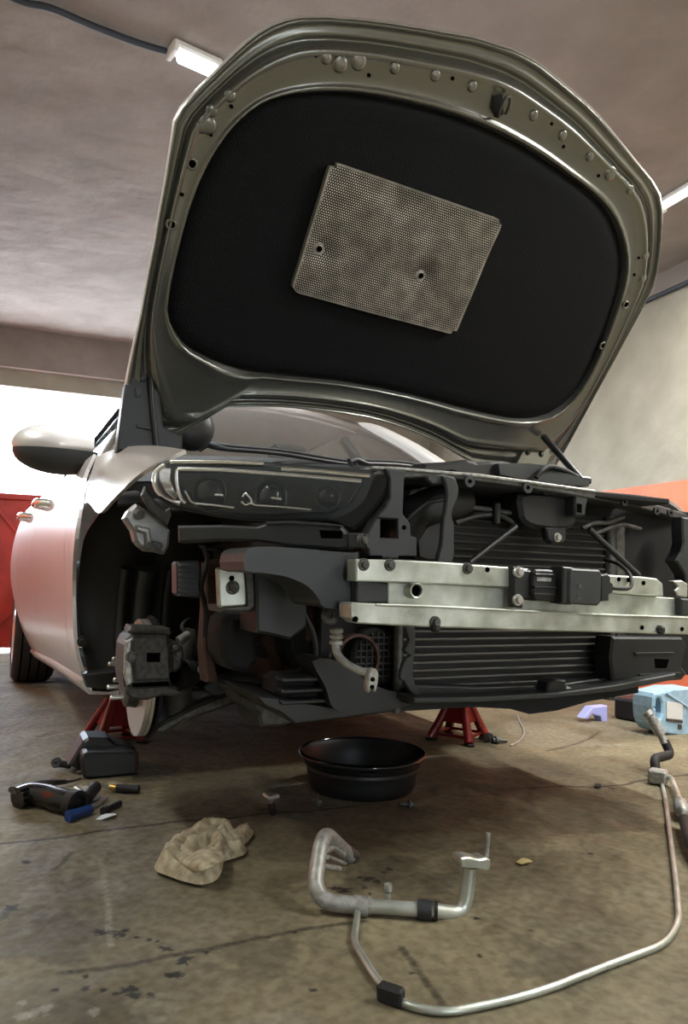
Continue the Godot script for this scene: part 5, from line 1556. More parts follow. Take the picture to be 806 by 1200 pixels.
	plate("carrier_rib", [-0.144, 0.69, -0.084, 0.69, -0.084, 0.685, -0.144, 0.685], Transform3D(Vector3(1, 0, 0), Vector3(0, 1, 0), Vector3(0, 0, 1), Vector3(0, 0, 0.886)), 0.02, 0.001, M.black_plastic, rp)
	plate("carrier_rib", [-0.146, 0.675, -0.086, 0.675, -0.086, 0.67, -0.146, 0.67], Transform3D(Vector3(1, 0, 0), Vector3(0, 1, 0), Vector3(0, 0, 1), Vector3(0, 0, 0.886)), 0.02, 0.001, M.black_plastic, rp)
	plate("carrier_label", [-0.134, 0.71, -0.094, 0.709, -0.094, 0.701, -0.134, 0.701], Transform3D(Vector3(1, 0, 0), Vector3(0, 1, 0), Vector3(0, 0, 1), Vector3(0, 0, 0.88)), 0.003, 0.0, M.dull_aluminium, rp)
	plate("carrier_link", [-0.077, 0.719, -0.022, 0.724, -0.017, 0.659, -0.047, 0.652, -0.076, 0.666], Transform3D(Vector3(1, 0, 0), Vector3(0, 1, 0), Vector3(0, 0, 1), Vector3(0, 0, 0.872)), 0.03, 0.004, M.black_plastic, rp)
	var sb := plate("radar_sensor", [-0.058, 0.731, 0.024, 0.73, 0.032, 0.722, 0.029, 0.658, 0.019, 0.65, -0.063, 0.653, -0.067, 0.66, -0.065, 0.725], Transform3D(Vector3(1, 0, 0), Vector3(0, 1, 0), Vector3(0, 0, 1), Vector3(0, 0, 0.905)), 0.05, 0.004, M.grey_plastic)
	plate("sensor_rim", [-0.078, 0.734, -0.048, 0.733, -0.053, 0.651, -0.08, 0.654], Transform3D(Vector3(1, 0, 0), Vector3(0, 1, 0), Vector3(0, 0, 1), Vector3(0, 0, 0.9)), 0.04, 0.003, M.black_plastic, sb)
	for e in [P2([-0.041, 0.698, -0.029, 0.698, -0.029, 0.689, -0.041, 0.688]), P2([-0.044, 0.675, -0.031, 0.676, -0.031, 0.664, -0.044, 0.664])]:
		var s := S()
		prism(s, e, 0.002, 0.0, Transform3D(Vector3(1, 0, 0), Vector3(0, 1, 0), Vector3(0, 0, 1), Vector3(0, 0, 0.906)))
		part("sensor_label", s, M.dirty_steel, Transform3D.IDENTITY, sb)
	plate("sensor_connector", [0.042, 0.719, 0.063, 0.723, 0.073, 0.716, 0.073, 0.704, 0.081, 0.7, 0.081, 0.681, 0.068, 0.675, 0.068, 0.661, 0.042, 0.659], Transform3D(Vector3(1, 0, 0), Vector3(0, 1, 0), Vector3(0, 0, 1), Vector3(0, 0, 0.89)), 0.04, 0.003, M.black_plastic, sb)
	var rc := S()
	tube(rc, curve(P3([0.081, 0.69, 0.885, 0.11, 0.689, 0.885, 0.14, 0.691, 0.88, 0.159, 0.705, 0.87, 0.185, 0.722, 0.84, 0.211, 0.737, 0.8, 0.224, 0.752, 0.76, 0.224, 0.761, 0.72]), 8), 0.0045, 8)
	part("sensor_cable", rc, M.rubber, Transform3D.IDENTITY, sb)

func lower_front() -> void:
	var z := 0.66
	# plastic lips and trays under the condenser
	plate("lower_lip", [-0.351, 0.438, -0.183, 0.433, 0.043, 0.433, 0.238, 0.444, 0.358, 0.457, 0.46, 0.467, 0.459, 0.452, 0.358, 0.44, 0.238, 0.429, 0.043, 0.421, -0.183, 0.421, -0.351, 0.427], Transform3D(Vector3(1, 0, 0), Vector3(0, 1, 0), Vector3(0, 0, 1), Vector3(0, 0, 0.74)), 0.08, 0.003, M.grey_plastic)
	plate("undertray", [-0.344, 0.424, -0.153, 0.414, 0.079, 0.413, 0.28, 0.424, 0.365, 0.434, 0.365, 0.414, 0.192, 0.4, 0.085, 0.382, -0.001, 0.378, -0.053, 0.393, -0.153, 0.402, -0.248, 0.41, -0.339, 0.417], Transform3D(Vector3(1, 0, 0), Vector3(0, 1, 0), Vector3(0, 0, 1), Vector3(0, 0, 0.7)), 0.10, 0.004, M.void_black)
	var ut := S()
	box(ut, Vector3(1.0, 0.02, 0.70), 0.005, at(Vector3(0.05, 0.42, 0.20)))
	part("undertray_panel", ut, M.void_black)
	plate("condenser_shelf", [-0.315, 0.456, -0.139, 0.444, 0.097, 0.441, 0.3, 0.456, 0.319, 0.439, 0.097, 0.422, -0.139, 0.422, -0.312, 0.427], Transform3D(Vector3(1, 0, 0), Vector3(0, 1, 0), Vector3(0, 0, 1), Vector3(0, 0, 0.68)), 0.05, 0.003, M.black_plastic)
	plate("shelf_block", [0.042, 0.455, 0.061, 0.462, 0.099, 0.459, 0.099, 0.43, 0.035, 0.428], Transform3D(Vector3(1, 0, 0), Vector3(0, 1, 0), Vector3(0, 0, 1), Vector3(0, 0, 0.72)), 0.04, 0.004, M.black_plastic)
	plate("white_chip", [0.104, 0.444, 0.143, 0.429, 0.137, 0.426, 0.104, 0.427], Transform3D(Vector3(1, 0, 0), Vector3(0, 1, 0), Vector3(0, 0, 1), Vector3(0, 0, 0.715)), 0.01, 0.001, M.white_plastic)
	plate("side_flap", [-0.357, 0.589, -0.345, 0.593, -0.33, 0.589, -0.327, 0.575, -0.327, 0.556, -0.328, 0.539, -0.329, 0.522, -0.331, 0.503, -0.332, 0.484, -0.326, 0.465, -0.318, 0.45, -0.311, 0.44, -0.309, 0.436, -0.318, 0.435, -0.331, 0.439, -0.339, 0.446, -0.345, 0.454, -0.35, 0.462, -0.354, 0.468, -0.36, 0.47, -0.365, 0.474, -0.365, 0.486, -0.362, 0.5, -0.358, 0.51, -0.353, 0.519, -0.346, 0.523, -0.342, 0.526, -0.35, 0.531, -0.358, 0.538, -0.352, 0.548, -0.345, 0.56, -0.352, 0.576], Transform3D(Vector3(1, 0, 0), Vector3(0, 1, 0), Vector3(0, 0, 1), Vector3(0, 0, 0.7)), 0.010, 0.003, M.grey_plastic)
	# near-side lower air guide
	plate("air_guide", [-0.563, 0.513, -0.547, 0.519, -0.524, 0.518, -0.507, 0.513, -0.489, 0.504, -0.466, 0.49, -0.441, 0.475, -0.413, 0.459, -0.384, 0.446, -0.354, 0.439, -0.329, 0.432, -0.318, 0.424, -0.315, 0.416, -0.315, 0.409, -0.329, 0.404, -0.374, 0.401, -0.426, 0.401, -0.462, 0.4, -0.489, 0.402, -0.505, 0.409, -0.515, 0.418, -0.52, 0.431, -0.524, 0.444, -0.529, 0.456, -0.537, 0.47, -0.553, 0.493], Transform3D(Vector3(1, 0, 0), Vector3(0, 1, 0), Vector3(0, 0, 1), Vector3(0, 0, 0.66)), 0.10, 0.012, M.black_plastic)
	var dg := plate("duct_grille", [-0.625, 0.465, -0.609, 0.476, -0.523, 0.477, -0.501, 0.457, -0.491, 0.422, -0.607, 0.424, -0.624, 0.439], Transform3D(Vector3(1, 0, 0), Vector3(0, 1, 0), Vector3(0, 0, 1), Vector3(0, 0, 0.6)), 0.08, 0.006, M.void_black)
	for k in 3:
		var s := S()
		var a := Vector3(-0.621, 0.468, 0.61)
		var b := Vector3(-0.51, 0.464, 0.61)
		box(s, Vector3(b.x - a.x, 0.010, 0.05), 0.003, at((a + b) * 0.5 - Vector3(0, 0.024 * k - 0.005, 0)))
		part("duct_blade", s, M.black_plastic, Transform3D.IDENTITY, dg)
	plate("splash_shield", [-0.674, 0.439, -0.615, 0.431, -0.47, 0.402, -0.314, 0.398, -0.277, 0.412, -0.277, 0.4, -0.314, 0.388, -0.469, 0.379, -0.581, 0.373, -0.614, 0.398, -0.654, 0.415], Transform3D(Vector3(1, 0, 0), Vector3(0, 1, 0), Vector3(0, 0, 1), Vector3(0, 0, 0.62)), 0.25, 0.004, M.black_plastic)
	# compressor face with its cast grid
	var cs := S()
	lathe(cs, [0.0, 0.0, 0.062, 0.0, 0.068, -0.006, 0.068, -0.10], 28, Transform3D(Basis(Vector3.RIGHT, PI / 2), Vector3(-0.37, 0.512, 0.6)))
	var comp := part("compressor", cs, M.void_black)
	for k in 7:
		var f := (k - 3) * 0.015
		var half := sqrt(maxf(0.058 * 0.058 - f * f, 0.0001))
		var s1 := S()
		box(s1, Vector3(half * 2.0, 0.004, 0.008), 0.001, at(Vector3(-0.372, 0.512, 0.602) + Vector3(0, f, 0)))
		part("grid_bar", s1, M.grey_plastic, Transform3D.IDENTITY, comp)
		var s2 := S()
		box(s2, Vector3(0.004, half * 2.0, 0.008), 0.001, at(Vector3(-0.372, 0.512, 0.602) + Vector3(f, 0, 0)))
		part("grid_bar", s2, M.grey_plastic, Transform3D.IDENTITY, comp)
	var pul := S()
	lathe(pul, [0.05, 0.0, 0.056, 0.0, 0.056, -0.03, 0.05, -0.03, 0.05, 0.0], 24, Transform3D(Basis(Vector3.RIGHT, PI / 2) , Vector3(-0.43, 0.511, 0.62)))
	part("pulley", pul, M.rusty_redlit_steel)
	# bright open pipe with its flange
	var pp := S()
	tube(pp, bend(P3([-0.546, 0.58, 0.74, -0.551, 0.541, 0.75, -0.537, 0.52, 0.77, -0.509, 0.505, 0.79, -0.489, 0.507, 0.8]), 0.03), 0.0085, 12)
	var po := part("open_pipe", pp, M.dull_aluminium)
	for k in 3:
		var s := S()
		var c := Vector3(-0.546, 0.573, 0.742)
		lathe(s, [0.0, 0.005, 0.012, 0.005, 0.0145, 0.002, 0.0145, -0.002, 0.012, -0.005, 0.0, -0.005], 20, at(c + Vector3(0, 0.012 - 0.012 * k, 0)))
		part("pipe_collar", s, M.dull_aluminium, Transform3D.IDENTITY, po)
	plate("pipe_flange", [-0.504, 0.509, -0.501, 0.513, -0.496, 0.515, -0.491, 0.515, -0.486, 0.513, -0.483, 0.509, -0.48, 0.503, -0.48, 0.492, -0.482, 0.481, -0.484, 0.472, -0.487, 0.467, -0.491, 0.47, -0.495, 0.473, -0.498, 0.469, -0.501, 0.466, -0.504, 0.468, -0.507, 0.473, -0.507, 0.482, -0.505, 0.492, -0.505, 0.501], Transform3D(Vector3(1, 0, 0), Vector3(0, 1, 0), Vector3(0, 0, 1), Vector3(0, 0, 0.81)), 0.014, 0.003, M.dull_aluminium, po)
	hole_disc(po, Vector3(-0.495, 0.493, 0.812), 0.0045)
	hole_disc(po, Vector3(-0.496, 0.478, 0.812), 0.0045)
	# far lower bracket with its window
	plate("lower_bracket", [0.274, 0.562, 0.535, 0.558, 0.555, 0.532, 0.541, 0.504, 0.534, 0.476, 0.554, 0.457, 0.534, 0.442, 0.435, 0.44, 0.356, 0.45, 0.274, 0.444, 0.265, 0.51], Transform3D(Vector3(1, 0, 0), Vector3(0, 1, 0), Vector3(0, 0, 1), Vector3(0, 0, 0.7)), 0.06, 0.006, M.black_plastic)
	plate("bracket_window", [0.425, 0.502, 0.48, 0.499, 0.47, 0.476, 0.428, 0.477], Transform3D(Vector3(1, 0, 0), Vector3(0, 1, 0), Vector3(0, 0, 1), Vector3(0, 0, 0.701)), 0.02, 0.0, M.hole)
	for e in [P2([0.35, 0.52, 0.494, 0.519, 0.494, 0.514, 0.35, 0.514]), P2([0.365, 0.464, 0.52, 0.464, 0.52, 0.458, 0.365, 0.458])]:
		var s := S()
		prism(s, e, 0.01, 0.001, Transform3D(Vector3(1, 0, 0), Vector3(0, 1, 0), Vector3(0, 0, 1), Vector3(0, 0, 0.706)))
		part("bracket_rib", s, M.black_plastic)
	var wc := S()
	tube(wc, curve(P3([0.307, 0.569, 0.68, 0.313, 0.533, 0.68, 0.322, 0.502, 0.68, 0.307, 0.471, 0.68, 0.282, 0.447, 0.68])), 0.0035, 6)
	part("wiring", wc, M.rubber)
# ---------- things on the floor ----------
func piece(called: String, st: SurfaceTool, m: Material, t: Node3D) -> MeshInstance3D:
	# geometry is laid out in the garage's frame; the thing's own origin sits at its base
	return obj(called, st, m, t, t.transform.affine_inverse())

func floor_things() -> void:
	air_line()
	drain_pan()
	stands()
	module_box()
	jug()
	tools()
	rag()
	scraps()

func air_line() -> void:
	var t := thing("pipe_assembly", "bent aluminium refrigerant pipe with a thick loop, thin return line and black hose end", "pipe", Vector3(-0.4, 0.0, 0.78))
	var main := S()
	tube(main, bend(P3([-0.367, 0.019, 0.48, -0.498, 0.132, 0.6, -0.558, 0.025, 0.69, -0.454, 0.017, 0.737, -0.445, 0.017, 0.742]), 0.055, 10), 0.0172, 18)
	piece("thick_pipe", main, M.dull_aluminium, t)
	var tip := S()
	tube(tip, P3([-0.398, 0.045, 0.505, -0.35, 0.011, 0.47]), 0.0185, 18, 0.016)
	piece("pipe_end", tip, M.dirty_steel, t)
	var co := S()
	tube(co, P3([-0.479, 0.018, 0.723, -0.453, 0.018, 0.742]), 0.0195, 18)
	piece("joint_sleeve", co, M.dull_aluminium, t)
	var mid := S()
	tube(mid, P3([-0.459, 0.018, 0.737, -0.333, 0.018, 0.809]), 0.0145, 16)
	piece("thick_pipe", mid, M.aluminium, t)
	var nut := S()
	tube(nut, P3([-0.365, 0.018, 0.79, -0.34, 0.018, 0.806]), 0.0195, 12)
	piece("clip_sleeve", nut, M.grey_plastic, t)
	var cl := S()
	tube(cl, P3([-0.335, 0.018, 0.808, -0.329, 0.018, 0.812]), 0.0185, 18)
	piece("seal_ring", cl, M.rubber, t)
	var ri := S()
	tube(ri, bend(P3([-0.341, 0.018, 0.806, -0.254, -0.007, 0.8, -0.243, 0.089, 0.8]), 0.06, 10), 0.0155, 16)
	piece("riser_pipe", ri, M.aluminium, t)
	var fl := S()
	prism(fl, P2([-0.281, 0.12, -0.27, 0.121, -0.257, 0.119, -0.246, 0.115, -0.235, 0.112, -0.225, 0.112, -0.217, 0.112, -0.211, 0.11, -0.206, 0.107, -0.205, 0.097, -0.206, 0.087, -0.21, 0.085, -0.217, 0.085, -0.225, 0.088, -0.235, 0.091, -0.245, 0.094, -0.257, 0.096, -0.27, 0.098, -0.28, 0.101, -0.283, 0.111]), 0.035, 0.003, at(Vector3(0, 0, 0.825)))
	piece("flange_block", fl, M.aluminium, t)
	var pin := S()
	tube(pin, P3([-0.208, 0.098, 0.81, -0.203, 0.158, 0.81]), 0.0052, 12)
	piece("flange_bolt", pin, M.dull_aluminium, t)
	var vs := S()
	tube(vs, P3([-0.407, 0.014, 0.74, -0.407, 0.038, 0.74]), 0.0065, 12)
	tube(vs, P3([-0.407, 0.042, 0.74, -0.407, 0.056, 0.74]), 0.0085, 12)
	piece("service_valve", vs, M.dull_aluminium, t)
	# crumpled bright tape and stubs inside the loop
	for e in [[P3([-0.514, 0.092, 0.62, -0.448, 0.078, 0.56, -0.41, 0.044, 0.53]), 0.008], [P3([-0.513, 0.066, 0.62, -0.443, 0.035, 0.58]), 0.006], [P3([-0.469, 0.061, 0.57, -0.4, 0.019, 0.52]), 0.005]]:
		var s := S()
		tube(s, bend(e[0], 0.02), e[1], 10)
		piece("stub_pipe", s, M.dull_aluminium, t)
	var thin := S()
	var a := P3([-0.474, 0.012, 0.733, -0.505, 0.008, 0.787, -0.537, 0.007, 0.839, -0.559, 0.007, 0.969, -0.56, 0.007, 1.025, -0.549, 0.007, 1.067, -0.504, 0.007, 1.103, -0.414, 0.007, 1.113, -0.307, 0.007, 1.114, -0.175, 0.007, 1.098, 0.021, 0.007, 1.079, 0.127, 0.007, 1.022, 0.287, 0.007, 0.88, 0.517, 0.007, 0.67, 0.815, 0.007, 0.398, 0.981, 0.007, 0.238])
	tube(thin, bend(a, 0.05, 6), 0.0068, 12)
	piece("thin_pipe", thin, M.aluminium, t)
	var gr := S()
	box(gr, Vector3(0.022, 0.028, 0.045), 0.004, Transform3D(Basis(Vector3.UP, 0.6), Vector3(-0.566, 0.014, 1.034)))
	piece("pipe_clip", gr, M.rubber, t)
	# block, branch and hose at the far end
	var bl := S()
	box(bl, Vector3(0.05, 0.05, 0.06), 0.006, Transform3D(Basis(Vector3.UP, 0.5), Vector3(0.971, 0.027, 0.232)))
	piece("junction_block", bl, M.dull_aluminium, t)
	var hs := S()
	tube(hs, bend(P3([1.033, 0.018, 0.17, 1.043, 0.064, 0.15, 1.167, 0.063, 0.12, 1.155, 0.111, 0.1]), 0.05, 10), 0.017, 14)
	piece("black_hose", hs, M.rubber, t)
	var fi := S()
	tube(fi, P3([1.153, 0.102, 0.105, 1.148, 0.134, 0.09]), 0.015, 12)
	tube(fi, P3([1.15, 0.131, 0.09, 1.131, 0.185, 0.065]), 0.021, 14)
	tube(fi, P3([1.131, 0.185, 0.065, 1.123, 0.198, 0.06]), 0.016, 14)
	tube(fi, P3([1.123, 0.198, 0.06, 1.116, 0.212, 0.05]), 0.020, 14)
	piece("hose_coupling", fi, M.dull_aluminium, t)
	var b2 := S()
	tube(b2, bend(P3([0.977, 0.03, 0.234, 0.996, 0.03, 0.265, 0.849, 0.03, 0.416, 0.762, 0.03, 0.498]), 0.08, 8), 0.0085, 12)
	piece("branch_pipe", b2, M.aluminium, t)
	var cp := S()
	var c0 := Vector3(0.77, 0.03, 0.491)
	var c1 := Vector3(0.621, 0.03, 0.629)
	lathe(cp, [0.0, 0.0, 0.018, 0.0, 0.021, 0.008, 0.018, 0.016, 0.018, 0.03, 0.022, 0.036, 0.022, 0.042, 0.018, 0.05, 0.018, 0.06, 0.022, 0.066, 0.022, 0.072, 0.018, 0.08, 0.018, 0.11, 0.0, 0.11], 20, along(c0, c1 - c0), false)
	piece("ribbed_coupling", cp, M.dull_aluminium, t)
	var h2 := S()
	tube(h2, curve(P3([0.645, 0.03, 0.607, 0.508, 0.03, 0.738, 0.412, 0.03, 0.857])), 0.015, 12)
	piece("black_hose", h2, M.rubber, t)

func drain_pan() -> void:
	var t := thing("drain_pan", "round black pan with a rolled rim standing on the floor under the car", "pan", Vector3(-0.038, 0.0, -0.095))
	var st := S()
	lathe(st, [0.0, 0.008, 0.155, 0.008, 0.168, 0.025, 0.174, 0.08, 0.183, 0.145, 0.196, 0.157, 0.200, 0.166, 0.2035, 0.163, 0.2045, 0.154, 0.201, 0.145, 0.189, 0.139, 0.181, 0.107, 0.184, 0.101, 0.180, 0.092, 0.177, 0.06, 0.174, 0.03, 0.164, 0.003, 0.0, 0.0], 56, at(Vector3.ZERO, Basis().scaled(Vector3(1.03, 0.72, 1.03))), false)
	obj("bowl", st, M.black_plastic, t)
	var rm := S()
	lathe(rm, [0.181, 0.110, 0.187, 0.114, 0.187, 0.124, 0.182, 0.128], 56, at(Vector3.ZERO, Basis().scaled(Vector3(1.03, 0.72, 1.03))))
	obj("raised_band", rm, M.gloss_black, t)
	var lip := S()
	lathe(lip, [0.196, 0.160, 0.200, 0.1695, 0.2045, 0.1665, 0.206, 0.158], 56, at(Vector3.ZERO, Basis().scaled(Vector3(1.03, 0.72, 1.03))), false)
	obj("rolled_rim", lip, M.gloss_black, t)

func axle_stand(at_p: Vector3, turn: float, h: float, label: String) -> void:
	var t := thing("axle_stand", label, "axle stand", at_p, "red axle stands under the car")
	t.rotation.y = turn
	for k in 4:
		var g := PI / 4 + k * PI / 2
		var d := Vector3(cos(g), 0, sin(g))
		var leg := S()
		tube(leg, PackedVector3Array([d * 0.125 + Vector3(0, 0.012, 0), d * 0.03 + Vector3(0, h * 0.72, 0)]), 0.022, 4, 0.016)
		obj("leg", leg, M.red_paint, t)
		var ft := S()
		box(ft, Vector3(0.05, 0.010, 0.03), 0.003, Transform3D(Basis(Vector3.UP, -g), d * 0.125 + Vector3(0, 0.006, 0)))
		obj("foot", ft, M.void_black, t)
		# pressed web between two legs, open in the middle
		var g2 := g + PI / 2
		var d2 := Vector3(cos(g2), 0, sin(g2))
		var w := S()
		var rows: Array = []
		for v in [0.30, 0.74]:
			rows.append(PackedVector3Array([(d * lerpf(0.125, 0.03, v / 0.72) + Vector3(0, h * v, 0)), (d2 * lerpf(0.125, 0.03, v / 0.72) + Vector3(0, h * v, 0))]))
		sheet(w, rows, 0.003)
		obj("web", w, M.red_paint, t)
		var bar := S()
		tube(bar, PackedVector3Array([d * 0.108 + Vector3(0, h * 0.11, 0), d2 * 0.108 + Vector3(0, h * 0.11, 0)]), 0.007, 6)
		obj("cross_bar", bar, M.red_paint, t)
	var col := S()
	box(col, Vector3(0.045, h * 0.5, 0.045), 0.004, at(Vector3(0, h * 0.62, 0)))
	obj("collar", col, M.red_paint, t)
	var post := S()
	box(post, Vector3(0.03, h * 0.55, 0.022), 0.003, at(Vector3(0, h * 0.70, 0)))
	obj("post", post, M.dirty_steel, t)
	var sd := S()
	box(sd, Vector3(0.10, 0.018, 0.04), 0.004, at(Vector3(0, h - 0.014, 0)))
	for s in [-1.0, 1.0]:
		box(sd, Vector3(0.018, 0.016, 0.04), 0.004, at(Vector3(0.042 * s, h - 0.006, 0)))
	obj("saddle", sd, M.dirty_steel, t)
	var lv := S()
	tube(lv, PackedVector3Array([Vector3(0.02, h * 0.62, 0), Vector3(0.07, h * 0.60, 0.01), Vector3(0.12, h * 0.50, 0.015)]), 0.006, 8)
	obj("ratchet_lever", lv, M.red_paint, t)

func stands() -> void:
	axle_stand(Vector3(0.70, 0, -0.60), 0.55, 0.27, "red steel axle stand standing beyond the round black pan")
	axle_stand(Vector3(-0.695, 0, -1.02), 0.2, 0.24, "red steel axle stand behind the hanging brake disc")
	var st := S()
	prism(st, P2([1.54, 0.022, 1.597, 0.074, 1.701, 0.077, 1.701, -0.013, 1.666, -0.011, 1.654, 0.024, 1.597, 0.04, 1.568, 0.016]), 0.05, 0.004)
	var o := obj("plastic_stand", st, M.lavender_plastic, self, at(Vector3(0, 0, -0.72)))
	tag(o, "small pale lavender A-shaped plastic stand on the floor beyond the car's nose", "stand")
	var d := S()
	box(d, Vector3(0.30, 0.11, 0.22), 0.012, Transform3D(Basis(Vector3.UP, 0.2), Vector3(1.579, 0.055, -0.441) + Vector3(0.38, 0, -0.25)))
	tag(obj("dark_crate", d, M.black_plastic), "low dark crate on the floor between the lavender stand and the jug", "crate")

func module_box() -> void:
	var t := thing("plastic_housing", "black moulded plastic housing lying on the floor below the brake caliper", "car part", Vector3(-0.76, 0, -0.55))
	var f := S()
	prism(f, P2([-0.881, 0.076, -0.877, 0.084, -0.871, 0.089, -0.865, 0.091, -0.846, 0.09, -0.791, 0.087, -0.735, 0.082, -0.714, 0.08, -0.706, 0.071, -0.7, 0.041, -0.7, 0.011, -0.696, 0.003, -0.711, 0.003, -0.783, 0.001, -0.855, 0.002, -0.873, 0.006, -0.874, 0.015, -0.879, 0.031, -0.882, 0.048, -0.882, 0.064]), 0.10, 0.008, at(Vector3(0, 0, -0.48)))
	piece("front_shell", f, M.black_plastic, t)
	var b := S()
	prism(b, P2([-0.916, 0.032, -0.896, 0.067, -0.871, 0.111, -0.855, 0.121, -0.786, 0.114, -0.762, 0.092, -0.697, 0.076, -0.681, 0.051, -0.679, -0.002, -0.859, 0.002]), 0.12, 0.008, at(Vector3(0, 0, -0.56)))
	piece("rear_shell", b, M.black_plastic, t)
	var rb := S()
	tube(rb, P3([-0.877, 0.055, -0.475, -0.881, 0.074, -0.475, -0.871, 0.087, -0.475, -0.847, 0.09, -0.475, -0.736, 0.081, -0.475]), 0.004, 8)
	piece("shell_edge", rb, M.grey_plastic, t)
	var tb := S()
	tube(tb, bend(P3([-0.906, 0.022, -0.6, -0.932, 0.025, -0.62, -0.952, 0.019, -0.64]), 0.02), 0.012, 10)
	piece("mounting_tab", tb, M.void_black, t)
	var rg := S()
	lathe(rg, [0.008, 0.008, 0.016, 0.008, 0.018, 0.0, 0.016, -0.008, 0.008, -0.008, 0.008, 0.008], 18, Transform3D(Basis(Vector3.RIGHT, PI / 2), Vector3(-0.949, 0.032, -0.62)))
	piece("mounting_eye", rg, M.dirty_steel, t)
	var lt := S()
	prism(lt, P2([-0.888, 0.01, -0.866, 0.016, -0.849, -0.002, -0.882, -0.005]), 0.02, 0.003, at(Vector3(0, 0, -0.55)))
	piece("clip_tab", lt, M.dirty_steel, t)

func jug() -> void:
	var T := at(Vector3(0, 0, -0.36))
	var t := thing("jug", "pale blue plastic jug with a side handle on the floor beyond the hose end", "jug", Vector3(1.784, 0, -0.336))
	var st := S()
	prism(st, P2([1.628, 0.196, 1.673, 0.202, 1.718, 0.208, 1.758, 0.214, 1.886, 0.213, 1.969, 0.194, 1.993, 0.16, 1.99, -0.026, 1.941, -0.039, 1.677, 0.014, 1.655, 0.023, 1.633, 0.051, 1.622, 0.075, 1.617, 0.13, 1.639, 0.129, 1.641, 0.09, 1.649, 0.074, 1.666, 0.081, 1.678, 0.103, 1.678, 0.15, 1.667, 0.175, 1.65, 0.175, 1.642, 0.164, 1.639, 0.13, 1.617, 0.131, 1.62, 0.177]), 0.12, 0.008, T)
	piece("body", st, M.jug_plastic, t)
	var c := S()
	tube(c, P3([1.657, 0.185, -0.42, 1.697, 0.192, -0.42]), 0.014, 12)
	piece("cap", c, M.white_plastic, t)
	var l := S()
	prism(l, P2([1.7, 0.158, 1.809, 0.145, 1.808, 0.066, 1.7, 0.08]), 0.004, 0.001, at(Vector3(0, 0, -0.355)))
	piece("label", l, M.label_paper, t)
	var lb := S()
	prism(lb, P2([1.699, 0.08, 1.807, 0.064, 1.807, 0.052, 1.699, 0.068]), 0.004, 0.001, at(Vector3(0, 0, -0.3545)))
	piece("label_band", lb, M.dirty_steel, t)
	var l2 := S()
	prism(l2, P2([1.778, 0.048, 1.801, 0.044, 1.801, 0.023, 1.778, 0.026]), 0.004, 0.001, at(Vector3(0, 0, -0.3545)))
	piece("small_label", l2, M.dirty_steel, t)
	var ds := S()
	tube(ds, P3([1.699, 0.197, -0.358, 1.847, 0.123, -0.358, 1.965, 0.089, -0.358]), 0.006, 8)
	piece("moulded_rib", ds, M.jug_plastic, t)

